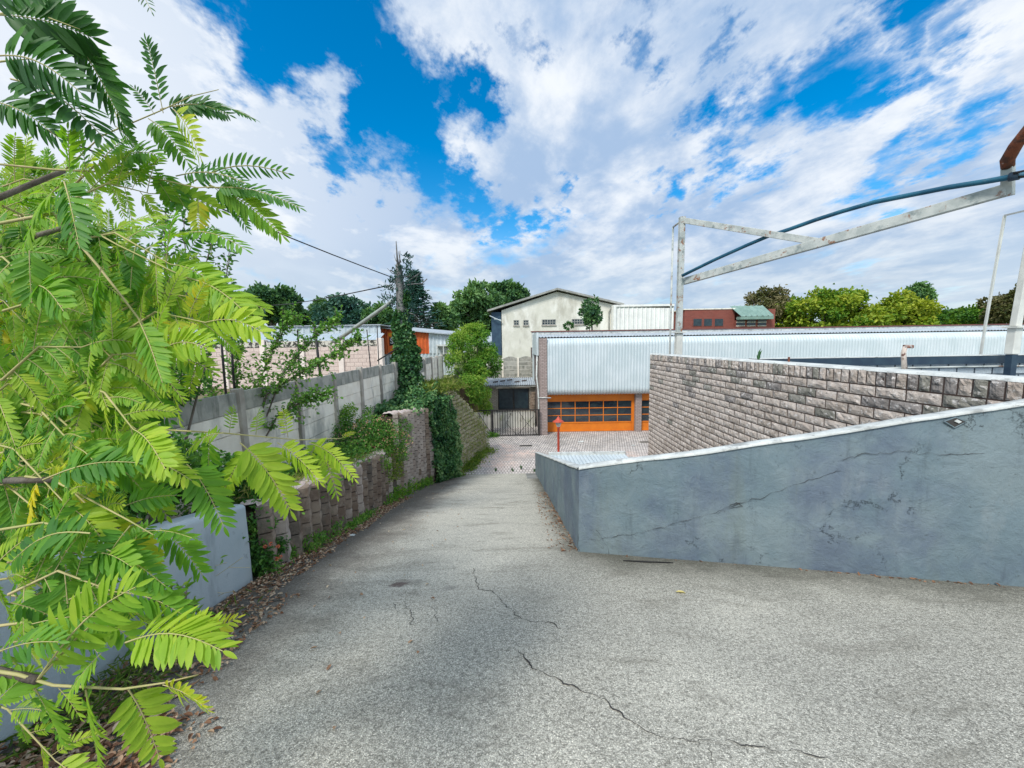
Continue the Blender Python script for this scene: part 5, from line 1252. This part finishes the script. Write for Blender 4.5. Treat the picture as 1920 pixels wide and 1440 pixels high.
def cover(name, label, pts, n, size, mt, tint, h=.2, spread=.25, up=1.0, wid=.4, patchy=True):
    """pts: (x,y,z) spine"""
    P = []; T = []
    for i in range(n):
        k = random.randrange(len(pts)-1); u = random.random(); a = Vector(pts[k]); c = Vector(pts[k+1]); p = a.lerp(c, u)
        if patchy and n3(p.x*2.3+5, p.y*2.3, 3) < random.uniform(-.25, .22): continue
        m_ = .4+.9*abs(n3(p.x*1.7, p.y*1.7, 7))*1.6
        P.append((p.x+random.gauss(0, spread*.5), p.y+random.gauss(0, spread*.5), p.z+random.random()*h*m_)); T.append(tint+.2*n3(p.x*2, p.y*2, 0))
    P = np.array(P); n = len(P); D = rdir(n); D[:, 2] = np.abs(D[:, 2])*up+.1
    return tag(leafmesh(name, P, D, size*(.5+.8*rng.random(n)), size*wid, np.array(T)+rng.normal(size=n)*.2, mt), label, 'weeds', kind='stuff')
cover('weeds', 'low green weeds growing from the foot of the dark block wall', [(leftx(y)+.03, y, rz(y)) for y in (3.9, 4.6, 5.2, 5.6)], 1500, .05, LBROAD, .45, .16, .14)
cover('weeds', 'clumps of green weeds at the foot of the block wall further down', [(leftx(y)+.06, y, rz(y)) for y in (5.6, 6.2, 6.9, 7.6, 8.4)], 1900, .055, LBROAD, .55, .15, .12)
cover('weeds', 'bright green weeds in the recess below the pink flowered bush', [(leftx(y)-.05, y, rz(y)) for y in (8.5, 9.3, 10.2, 11.4, 12.6)], 4200, .07, LBAMB, .55, .38, .22)
cover('weeds', 'dry green creeping plants on the recess wall behind the weeds', [(leftx(y)-.02, y, rz(y)+.4+.1*(y-8)) for y in (8.7, 9.3, 9.9)], 1600, .06, LGRASS, .35, 1.0, .15)
cover('weeds', 'green weeds along the foot of the mossy wall by the ramp end', [tuple(twfoot(u)+Vector((.15, 0, YARD))) for u in (.05, .2, .35, .5, .65, .8, .92)], 5200, .10, LGRASS, .25, .3, .42)
cover('weeds', 'grass tufts at the gate post', [(gx0-.35, GY-.5, YARD), (gx0-.1, GY-.2, YARD), (gx0+.25, GY-.1, YARD)], 700, .13, LBAMB, .45, .5, .25, wid=.2)
cover('dry_grass', 'dry yellow grass on top of the mossy wall', [(twfoot(u).x-.75, twfoot(u).y, twtop(u)) for u in (.0, .12, .25, .4, .5)], 5200, .24, LGRASS, .5, .35, .7, wid=.08, up=.8)
P = []
for i in range(2600):
    u = random.random(); zt = twtop(u); z = YARD+(zt-YARD)*random.random(); p = twfoot(u); P.append((p.x-(z-YARD)*.16+.06, p.y-.02, z))
P = np.array(P); n_ = len(P); D = rng.normal(size=(n_, 3))*.6; D[:, 2] -= .6; D[:, 0] += .3
tag(leafmesh('dry_grass', P, D, .14*(.5+rng.random(n_)), .014, .55+rng.normal(size=n_)*.25, LGRASS), 'tufts of dry grass growing out of the joints of the mossy wall', 'grass', kind='stuff')
cover('weeds', 'scattered weeds and grass on the earth between the block wall and the concrete fence', [(-3.45, 2.5, -2.0), (-3.5, 5, -2.05), (-3.55, 7, -2.25), (-3.5, 8.5, -2.3)], 7000, .07, LBROAD, .5, .4, .65)
cover('dry_grass', 'thin dry grass stalks on top of the low block wall', [(leftx(y)-.3, y, top1(y)) for y in (3.9, 5, 6, 7, 8)], 1300, .12, LGRASS, .7, .16, .25, wid=.06)
cover('weeds', 'leafy weeds at the end of the pale blue grey wall stub', [(leftx(3.8)-.1, yend+.12, rz(3.8)+.05), (leftx(3.8)-.12, yend+.15, rz(3.8)+.8)], 700, .06, LBROAD, .35, .1, .12)
for (px, py, lb) in ((1002, 885, 'small dark weed in the paving right at the end of the painted parapet'), (977, 880, 'small weed in the paving a hand left of the parapet end, tallest of the row'), (961, 884, 'tiny dark weed in the middle of the paving joint at the ramp foot'), (930, 884, 'tiny weed in the paving at the ramp foot, leftmost of the row')):
    c = aZ(px, py, YARD); k = 16; P = np.array([[c.x+random.gauss(0, .02), c.y+random.gauss(0, .02), YARD] for _ in range(k)]); D = rng.normal(size=(k, 3))*.3; D[:, 2] = 1
    tag(leafmesh('weed', P, D, .15*(.5+rng.random(k)), .015, .15+rng.random(k)*.4, LDARK), lb, 'weed', 'weeds in the paving joints')

# ------------------------------------------------------------------ bushes on the terrace
def bush(name, label, clumps, n, size, mt, tint, cat='bush', stems=None, wid=.5, down=.2, shell=.35):
    b0 = clumps[0][0]; t = thing(name, label, cat, (b0[0], b0[1], b0[2]-.5))
    P, d, tt = clumpcloud(clumps, n, shell); nn = len(P)
    leafmesh('foliage', P, d*.8+rng.normal(size=d.shape)*.8-np.array([0, 0, down]), size*(.5+.8*rng.random(nn)), size*wid, tint+(tt-.5)*.45+rng.normal(size=nn)*.16, mt, t, Nn=d+rng.normal(size=d.shape)*.7)
    b = MB(); root = stems or (b0[0]-.1, b0[1]+.1, b0[2]-.6)
    for (q, rr) in clumps[::max(1, len(clumps)//8)]:
        q = Vector(q); b.tube([root, Vector(root).lerp(q, .5)+Vector((0, 0, .08)), q], [.02, .014, .005], 5)
    b.build('stem', BARK, t, True); return t
def pc(lst, y=None):
    out = []
    for (px, py, Y, r, *rest) in lst:
        rr = r/F*Y; out.append((aY(px, py, Y), (rr, rr*1.1, rr*(rest[0] if rest else .75))))
    return out
lan = bush('lantana_bush', 'sprawling bush with small pink flower heads hanging over the block wall', pc([(650, 820, 8.7, 34), (685, 810, 8.9, 36), (715, 815, 9.2, 36), (740, 825, 9.5, 30), (700, 835, 8.9, 34), (665, 845, 8.5, 26), (745, 850, 9.4, 24), (640, 800, 8.8, 24), (728, 795, 9.6, 26), (715, 845, 9.0, 26), (752, 800, 10, 22), (690, 790, 9.2, 22)]), 7500, .055, LBROAD, .42)
P, d, tt = clumpcloud(pc([(700, 812, 8.8, 46, .6), (735, 830, 9.3, 34, .8), (665, 815, 8.6, 30, .6)]), 420, .85); n_ = len(P)
P = P+np.array([0, -.05, .03]); leafmesh('flowers', P, d+rng.normal(size=d.shape)*.5, .035, .03, rng.random(n_), leafmat('dusty_pink_flower', [(.45, .2, .14), (.55, .3, .22), (.5, .36, .2)], .2, .6), lan)['kind'] = 'stuff'
bush('shrub', 'small pale green shrub against the concrete fence behind the pink flowered bush', pc([(640, 790, 8.9, 20, 1.2), (625, 775, 9, 14, 1.3), (655, 770, 9.1, 14, 1), (610, 795, 8.8, 16), (690, 770, 9.6, 9, 1)]), 1500, .055, LBAMB, .55)
bush('shrub', 'trailing greenery at the far end of the low block wall, under the pink flowered bush', pc([(700, 868, 8.4, 22), (670, 865, 8.1, 16), (720, 872, 8.6, 14)]), 1100, .055, LBROAD, .6)
bush('trailing_shrub', 'loose trailing shrub spilling over the top of the low dark block wall', pc([(505, 900, 4.9, 26), (535, 905, 5.3, 24), (565, 885, 5.9, 26), (600, 870, 6.5, 24), (632, 868, 7.1, 22), (575, 915, 5.6, 14, 1.2), (618, 892, 6.5, 12, 1.2), (655, 880, 7.4, 14, 1.1)]), 3600, .05, LBAMB, .42, cat='shrub')
fb = bush('flowering_plant', 'low weedy plant with orange red flowers at the end of the pale wall stub', pc([(490, 960, 4.15, 14, 1.3), (484, 930, 4.3, 12, 1.2), (500, 985, 4.15, 14, 1.1), (490, 1040, 4.0, 20, 1.3), (500, 1060, 4.1, 22, .9), (520, 1020, 4.3, 18, 1), (485, 1010, 4.1, 12, 1.2), (535, 1040, 4.5, 18, .7), (482, 985, 4.05, 12, 1.4)]), 3600, .04, LBROAD, .32)
for (px, py) in ((497, 1025), (508, 1020), (521, 1025), (519, 1048), (526, 1044)):
    c = aY(px, py, 3.95); k = 26; dd_ = rdir(k, -.4); P = np.array([list(c)]*k)+dd_*.008
    leafmesh('flower', P, dd_, .016, .012, rng.random(k), LFLOWER, fb)
# ivy curtain over the wall from the dead trunk to the ramp foot
ic = thing('ivy', 'thick dark ivy curtain hanging down the retaining wall at the bottom of the ramp', 'ivy', (-2.8, 13.5, -5))
P = []; T = []; Nn = []
for i in range(15000):
    v = random.random(); u = random.random()
    # curtain from y 12.7 to 15.8, x just proud of the wall
    y = 12.6+2.35*u; xw = (leftx(min(y, Ey))-.02) if y < 14.2 else twfoot(max(0, (y-(A0.y-1.8))/(A1.y-A0.y+1.8))).x
    zt = -1.75-.10*(y-12.6) if y < 15 else twtop(0)-.1; zb = max(YARD, rz(y)); z = zb+(zt-zb)*v
    if u < .15 and v < .55 and random.random() < .75: continue
    if u > .8 and random.random() < .35: continue
    bul = .34*n3(y*1.9, z*1.5, 0)+.14*n3(y*5, z*4, 2)+.10*math.sin(v*math.pi)
    P.append((xw+.05+bul+random.random()*.12-(z-zb)*.05, y, z)); T.append(.46+.45*n3(y*2.2, z*2, 3)+.5*bul+(.25 if u > .7 else 0)); Nn.append((1, -.4, .4))
for i in range(9000):     # spill over the ledge between the trunk foot and the curtain
    y = random.uniform(10.9, 16.2); x = random.uniform(-4.0, -2.75)
    if y < 12.4 and x > -3.4-.3*n3(y*2, 0, 0) and random.random() < .9: continue
    e = min(1, (x+4.0)/.5)
    P.append((x, y, -2.1+.42*random.random()*(.5+abs(n3(x*2, y*1.5, 1))*1.8)+.25*max(0, 1-abs(y-14)/2))); T.append(.6+.3*n3(x*2, y*2, 0)); Nn.append((.4, -.5, 1))
P = np.array(P); n_ = len(P); D = rdir(n_, .9)
leafmesh('foliage', P, D, .10*(.5+.8*rng.random(n_)), .085, np.array(T)+rng.normal(size=n_)*.2, LIVY, ic, Nn=np.array(Nn)+rng.normal(size=P.shape)*.45)
b = MB()
for k in range(7): y = 12.8+k*.3; b.tube([(leftx(y), y, rz(y)), (leftx(y)-.02+.05*math.sin(k), y+.1, rz(y)+1.2), (leftx(y)-.1, y, -1.9)], [.03, .02, .012], 5)
b.build('stem', BARK, ic, True)

# broad leaved shrubs between ramp foliage and fence --------------------------------------------
def twigs_shrub(name, label, root, stems, leaf, mt, tint, cat='shrub', per=14, side=3, wid=.6, sidelen=.35):
    t = thing(name, label, cat, root); b = MB(); P = []; D = []; T = []
    for st in stems:
        q = [Vector(root)]+[aY(*p) for p in st]
        pts = []
        for a, c in zip(q, q[1:]):
            for i in range(5): pts.append(a.lerp(c, i/5))
        pts.append(q[-1]); L = len(pts); b.tube(pts, [.016*(1-.75*i/L) for i in range(L)], 5)
        for i in range(4, L):
            d = (pts[i]-pts[i-1]).normalized()
            for s in range(side):
                dd_ = (d*.5+Vector((random.gauss(0, .7), random.gauss(0, .7), random.gauss(.15, .5)))).normalized()
                l_ = sidelen*random.uniform(.3, 1)*(1.1-.5*i/L); e = pts[i]+dd_*l_
                b.tube([pts[i], e], [.005, .002], 4, False)
                for k in range(per):
                    u = (k+.5)/per; p = pts[i].lerp(e, u); w = Vector((random.gauss(0, 1), random.gauss(0, 1), random.gauss(-.1, .6))).normalized()
                    P.append(list(p)); D.append(list(dd_*.5+w)); T.append(tint+.12*n3(p.x*3, p.y*3, p.z*3))
    b.build('stem', BARK, t, True); P = np.array(P); n_ = len(P)
    leafmesh('foliage', P, np.array(D), leaf*(.55+.7*rng.random(n_)), leaf*wid, np.array(T)+rng.normal(size=n_)*.17, mt, t)
    return t
twigs_shrub('sapling', 'leafy sapling with round leaves rising above the concrete fence at the left', tuple(aY(455, 900, 6.2)),
    [[(470, 760, 6.3), (500, 680, 6.4), (530, 620, 6.5), (545, 592, 6.6)], [(500, 740, 6.2), (560, 700, 6.1), (620, 670, 6.0), (668, 635, 6.0)], [(450, 760, 6.3), (440, 700, 6.4), (455, 640, 6.6)],
     [(520, 780, 6.2), (570, 750, 6.1), (610, 735, 6.0)], [(430, 800, 6.2), (400, 740, 6.3), (380, 680, 6.3)], [(530, 700, 6.3), (590, 630, 6.3), (630, 600, 6.4)]], .062, LBROAD, .55, per=8, side=6, wid=.62, sidelen=.45)
twigs_shrub('tall_shrub', 'tall dark leaved shrub with upright twigs behind the hanging fronds', tuple(aY(330, 900, 4.6)),
    [[(340, 700, 4.8), (370, 560, 5.0), (400, 440, 5.2)], [(320, 640, 4.8), (310, 480, 5.0), (310, 400, 5.1)], [(300, 700, 4.8), (270, 560, 4.9), (260, 470, 5)], [(380, 700, 4.8), (420, 560, 5.0), (430, 470, 5.2)], [(350, 640, 4.9), (350, 520, 5.0), (345, 420, 5.1)]], .07, LBROAD, .35, per=6, side=3, wid=.45, sidelen=.4)
bush('bush', 'dense leafy bush on the earth behind the pale wall stub', pc([(120, 880, 3.0, 90), (220, 860, 3.2, 90), (60, 800, 3.3, 90), (300, 870, 3.6, 70), (150, 950, 2.7, 80), (360, 900, 3.9, 50), (40, 930, 2.6, 80), (230, 930, 3.0, 60), (420, 880, 4.4, 40), (470, 900, 4.9, 36), (120, 740, 3.8, 70), (520, 890, 5.4, 26), (30, 1040, 2.3, 60)]), 16000, .06, LBROAD, .38)
bush('tall_bush', 'tall leafy bush at the left edge behind the hanging fronds', pc([(40, 640, 3.9, 80), (150, 620, 4.2, 80), (240, 640, 4.4, 60), (60, 520, 4.2, 70), (170, 520, 4.5, 60), (320, 720, 4.6, 50), (-60, 600, 3.8, 90), (-40, 450, 4, 80), (90, 440, 4.6, 50)]), 11000, .075, LBROAD, .5, wid=.4)
twigs_shrub('milkweed', 'pale long leaved weed in front of the short blue grey wall', tuple(aR(340, 1190)),
    [[(318, 1150, 2.55), (310, 1110, 2.5)], [(345, 1150, 2.5), (350, 1105, 2.5)], [(375, 1160, 2.6), (365, 1130, 2.6)], [(300, 1170, 2.5), (280, 1120, 2.4)]], .10, LBAMB, .75, per=3, side=1, wid=.26, sidelen=.08)
b = MB()
for pts in ([(375, 1115), (385, 1085), (400, 1062), (425, 1055)], [(378, 1098), (420, 1070), (455, 1045)], [(430, 1064), (468, 1064)], [(375, 1120), (390, 1110), (420, 1112)], [(395, 1125), (420, 1112), (440, 1108)]):
    b.tube([aY(px, py, 3.3) for px, py in pts], [.003]*len(pts), 5)
tag(b.build('dry_stalk', mat('straw', (.6, .55, .4), (.5, .44, .3), 5, .9)), 'thin straw coloured stalks in front of the short blue grey wall', 'stalk')
cover('weeds', 'tangled low grass at the lower left corner in front of the wall', [(-2.3, .8, rz(.8)), (-2.3, 1.6, rz(1.6)), (-2.35, 2.2, rz(2.2)), (-2.4, 3.0, rz(3.0))], 2600, .09, LGRASS, .15, .14, .3, wid=.08, up=.5)

# ------------------------------------------------------------------ foreground tree with feathery compound leaves
ft = thing('feathery_tree', 'big feathery leaved tree with bright green pinnate fronds hanging in from the left', 'tree', (-3.3, 1.4, -2.0))
FV = []; FT = []; FD = []; FL = []; FW = []; FN = []; SB = MB()
def frond(base, tip, tint, droop=.12, pairs=13, ll=None, lw=.34, face=None, spread=62, closed=0.0):
    base = Vector(base); tip = Vector(tip); ax = tip-base; L = ax.length
    if L < 1e-4: return
    dn = Vector((0, 0, -1)); ll = ll or L*.25
    n0 = face or Vector((random.gauss(0, .5), -1+random.gauss(0, .4), random.gauss(.5, .4)))
    pts = []
    for i in range(9):
        u = i/8; pts.append(base+ax*u-dn*droop*L*math.sin(math.pi*min(1, u*.95))*.9)
    SB.tube(pts, [.0016*(L/.25)*(1-.6*i/8)+.0004 for i in range(9)], 4, False)
    sc = L/.25
    for k in range(pairs+1):
        u = .14+.86*k/pairs; f = u*8; i = min(7, int(f)); p = pts[i].lerp(pts[i+1], f-i); d = (pts[i+1]-pts[i]).normalized()
        s = d.cross(n0).normalized(); nn = s.cross(d).normalized()
        size = ll*(.62+.5*math.sin(math.pi*min(1, .12+u*.88)))*random.uniform(.9, 1.08)
        if k == pairs:
            FV.append(p); FD.append(d); FL.append(size*.9); FW.append(size*lw*.9); FN.append(nn); FT.append(tint); continue
        for sg in (-1, 1):
            an = R(spread*(1-.35*u)+random.gauss(0, 5)); jj = random.gauss(0, .10)-closed
            w = d*math.cos(an)+s*(sg*math.sin(an))+nn*jj+Vector((0, 0, -.10))
            FV.append(p); FD.append(w.normalized()); FL.append(size); FW.append(size*lw); FN.append(nn+s*sg*.25); FT.append(tint+random.gauss(0, .05)-(.06 if sg > 0 else 0))
def fp(px0, py0, px1, py1, dep, tint, d2=None, **k): frond(aD(px0, py0, dep), aD(px1, py1, d2 or dep), tint, **k)
def twig(pts, r0=.007, r1=.002):
    q = [aD(*p) for p in pts]; o = []
    for a, c in zip(q, q[1:]):
        for i in range(4): o.append(a.lerp(c, i/4))
    o.append(q[-1]); n = len(o); SB.tube(o, [r0+(r1-r0)*i/(n-1) for i in range(n)], 6); return o
# fronds read off the photo: x0 y0 x1 y1 distance tint
spec = [
 (-20,28,172,72,1.15,.12,17,.30),(-30,8,110,-25,1.1,.15,15,.3),(135,62,232,235,1.25,.18,18,.24),(-10,105,152,178,1.1,.10,16,.33),(20,148,195,262,1.2,.16,16,.26),
 (-20,188,110,262,1.2,.15,15,.28),(0,205,80,215,1.3,.2,12,.3),(306,212,275,80,1.5,.14,12,.19),(325,200,478,226,1.5,.22,22,.14),(300,205,430,218,1.5,.12,18,.2),
 (278,222,352,306,1.45,.42,13,.3),(325,205,377,300,1.45,.80,12,.3),(290,215,250,165,1.5,.15,8,.22),(225,235,190,170,1.4,.16,10,.24),(215,235,275,305,1.4,.35,12,.3),
 (240,-30,285,25,1.3,.1,9,.24),
 (388,352,562,392,1.3,.30,20,.14),(392,346,530,444,1.3,.55,18,.2),(372,372,372,432,1.3,.92,11,.36),(400,350,465,432,1.3,.28,12,.22),(330,330,460,345,1.35,.22,15,.18),(290,320,352,400,1.35,.38,12,.3),
 (345,350,540,330,1.4,.25,14,.13),(300,345,330,395,1.3,.5,10,.34),
 (347,520,492,625,1.1,.62,17,.22),(400,555,385,655,1.15,.66,14,.28),(300,520,250,600,1.2,.5,14,.28),(420,512,350,560,1.3,.62,12,.24),(230,470,260,560,1.1,.42,14,.3),
 (330,440,460,470,1.3,.45,13,.24),(395,480,405,430,1.5,.3,9,.3),(350,480,390,436,1.5,.35,9,.34),
 (260,600,305,720,1.0,.48,17,.28),(55,470,60,570,.95,.45,14,.34),(190,500,175,640,.95,.38,16,.3),(120,340,150,470,.95,.30,16,.34),(110,350,45,470,.95,.5,15,.34),
 (300,665,400,700,1.1,.6,13,.3),(320,720,340,800,1.15,.72,12,.3),(370,690,355,740,1.2,.74,10,.36),
 (350,870,420,990,1.1,.42,14,.3),(393,822,392,905,1.15,.45,12,.34),(470,845,420,920,1.2,.66,12,.34),(450,830,545,960,1.1,.70,18,.3),(520,830,600,905,1.2,.72,14,.26),(580,830,665,900,1.25,.75,16,.2),(600,835,632,930,1.3,.68,10,.24),
 (540,820,530,770,1.3,.80,9,.3),(480,815,486,770,1.3,.62,8,.34),(430,812,440,765,1.3,.60,8,.3),(600,826,575,880,1.25,.66,10,.3),(420,812,350,850,1.15,.6,12,.3),(640,822,665,812,1.5,.85,8,.2),
 (190,860,360,905,1.05,.72,18,.22),(80,900,260,870,1.0,.30,16,.24),(230,950,330,930,1.05,.4,12,.28),(170,1000,20,1060,.9,.28,14,.3),
 (245,985,170,1115,.95,.34,14,.3),(250,1000,360,1010,1.05,.45,12,.3),(300,990,380,1080,1.1,.42,13,.3),(200,1030,310,1100,.95,.38,14,.26),
 (235,1205,418,1225,.85,.68,16,.30),(290,1230,412,1175,.9,.72,14,.28),(70,1275,255,1105,.85,.60,13,.26),(190,1225,130,1300,.85,.55,10,.3),(-10,1225,110,1205,.8,.36,9,.32),(-20,1330,60,1260,.8,.5,8,.4),
 (240,1292,300,1425,.85,.70,13,.36),(305,1284,388,1330,.88,.86,14,.34),(160,1292,185,1430,.85,.55,13,.36),(65,1290,120,1400,.85,.46,13,.34),(110,1290,150,1345,.85,.62,6,.4),(350,1225,445,1160,1.0,.9,8,.24),
 (20,1130,150,1190,.9,.3,12,.3),(60,1170,200,1160,.9,.45,12,.3),(180,1100,300,1190,.95,.62,13,.28),
]
for (a, c, e, f_, dep, ti, pr, lr) in spec:
    L_ = (aD(e, f_, dep)-aD(a, c, dep)).length
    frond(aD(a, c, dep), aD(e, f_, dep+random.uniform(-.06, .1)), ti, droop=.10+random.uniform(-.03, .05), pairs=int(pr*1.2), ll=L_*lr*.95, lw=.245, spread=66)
B = [[(-80,300,1.6),(100,318,1.45),(250,325,1.35),(370,352,1.3),(400,350,1.3)], [(120,320,1.6),(190,255,1.5),(300,208,1.5),(360,180,1.5),(410,168,1.5)],
     [(-60,430,1.1),(100,400,1.0),(185,500,1.0),(262,600,1.0),(320,700,1.05),(345,760,1.1)], [(150,420,1.2),(222,460,1.15),(347,520,1.1),(444,582,1.1)],
     [(-40,860,1.3),(60,835,1.25),(180,808,1.2),(290,805,1.2),(420,812,1.2),(560,825,1.25),(640,822,1.3)], [(-60,1250,.85),(35,1265,.85),(100,1285,.85),(230,1292,.86),(310,1280,.88),(372,1265,.9)],
     [(70,1275,.85),(150,1190,.85),(250,1110,.88)], [(-50,30,1.3),(60,22,1.2),(150,55,1.2)], [(-50,120,1.3),(60,110,1.2)], [(100,900,1.1),(240,975,1.0),(300,1010,1.0)],
     [(-50,1180,.95),(60,1165,.95),(180,1095,.95)], [(-50,600,1.2),(80,560,1.15),(160,590,1.1)], [(-60,720,1.3),(100,700,1.2),(240,690,1.15),(330,665,1.15)], [(-40,1000,1.0),(80,980,1.0),(170,1000,1.0)]]
for bl in B: twig(bl, .0045 if bl[0][0] < 0 else .003, .0012)
# filler sprays: twigs bearing alternate fronds
sprays = []
def spray(px, py, dep, ang, ln, tint, nf=7):
    a = R(ang); p0 = aD(px, py, dep); p1 = aD(px+ln*math.cos(a), py+ln*math.sin(a), dep+random.uniform(-.2, .1))
    md = (p0+p1)/2+Vector((0, 0, .03*ln/100)); SB.tube([p0, md, p1], [.004, .003, .0015], 5, False)
    for k in range(nf):
        u = (k+.6)/nf; b0 = p0.lerp(md, u*2) if u < .5 else md.lerp(p1, u*2-1); s = 1 if k % 2 else -1
        th = a+s*R(random.uniform(45, 80)); L = random.uniform(.12, .205)*(1-.25*u)*(.8+.2*dep)
        dr = _R*math.cos(th)-_U*math.sin(th)+_fw*random.uniform(-.5, .5); dr.z -= .35; dr.normalize()
        frond(b0, b0+dr*L, tint+random.gauss(0, .10), droop=random.uniform(.04, .16), pairs=random.choice([13, 15, 16]), ll=L*random.uniform(.19, .25), lw=.245)
    frond(p1, p1+(p1-md).normalized()*.2, tint, droop=.12, pairs=12, ll=.055, lw=.33)
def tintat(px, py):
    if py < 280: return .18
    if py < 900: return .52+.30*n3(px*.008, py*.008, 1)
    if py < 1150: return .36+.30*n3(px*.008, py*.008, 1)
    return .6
random.seed(21)
regs = [(-60,150,290,350,5),(-60,240,330,480,10),(-60,280,440,640,16),(-60,280,600,760,15),(-60,270,720,880,13),(-60,200,860,1000,10),(100,300,780,880,6),(-60,120,1000,1120,4),(-60,30,1180,1330,2),(190,330,560,680,4)]
for (xa, xb, ya, yb, n) in regs:
    for i in range(n):
        px = random.uniform(xa, xb-90); py = random.uniform(ya, yb); dep = random.choice([1.15, 1.35, 1.6, 1.9, 2.2, 2.5])*random.uniform(.92, 1.08)
        if py > 1000: dep = random.uniform(.95, 1.3)
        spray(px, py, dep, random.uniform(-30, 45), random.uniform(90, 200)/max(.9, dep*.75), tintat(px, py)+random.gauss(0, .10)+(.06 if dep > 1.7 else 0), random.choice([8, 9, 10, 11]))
FVa = np.array([list(p) for p in FV]); n_ = len(FVa); print('leaflets', n_)
V_, F_ = oval_arrays(FVa, np.array([list(p) for p in FD]), np.array(FL), np.array(FW), np.array([list(p) for p in FN]))
npmesh('foliage', V_, F_, LFRONT, ft, np.repeat(np.clip(np.array(FT), 0, 1), 18), smooth=True)
SB.build('twigs', STEMG, ft, True)
b = MB(); b.tube([(-3.5, 1.3, -2.2), (-3.3, 1.4, -.8), (-3.0, 1.5, .3), (-2.6, 1.5, 1.2), (-2.2, 1.45, 1.6)], [.09, .075, .055, .03, .015], 10)
for bl in B:
    e = aD(*bl[0]); b.tube([(-3.3, 1.4, -.9+.4*(e.z > 0)), (-2.9+.0, (1.4+e.y)/2, e.z*.6-.2), e], [.035, .02, .009], 7)
b.build('trunk', BARK, ft, True)
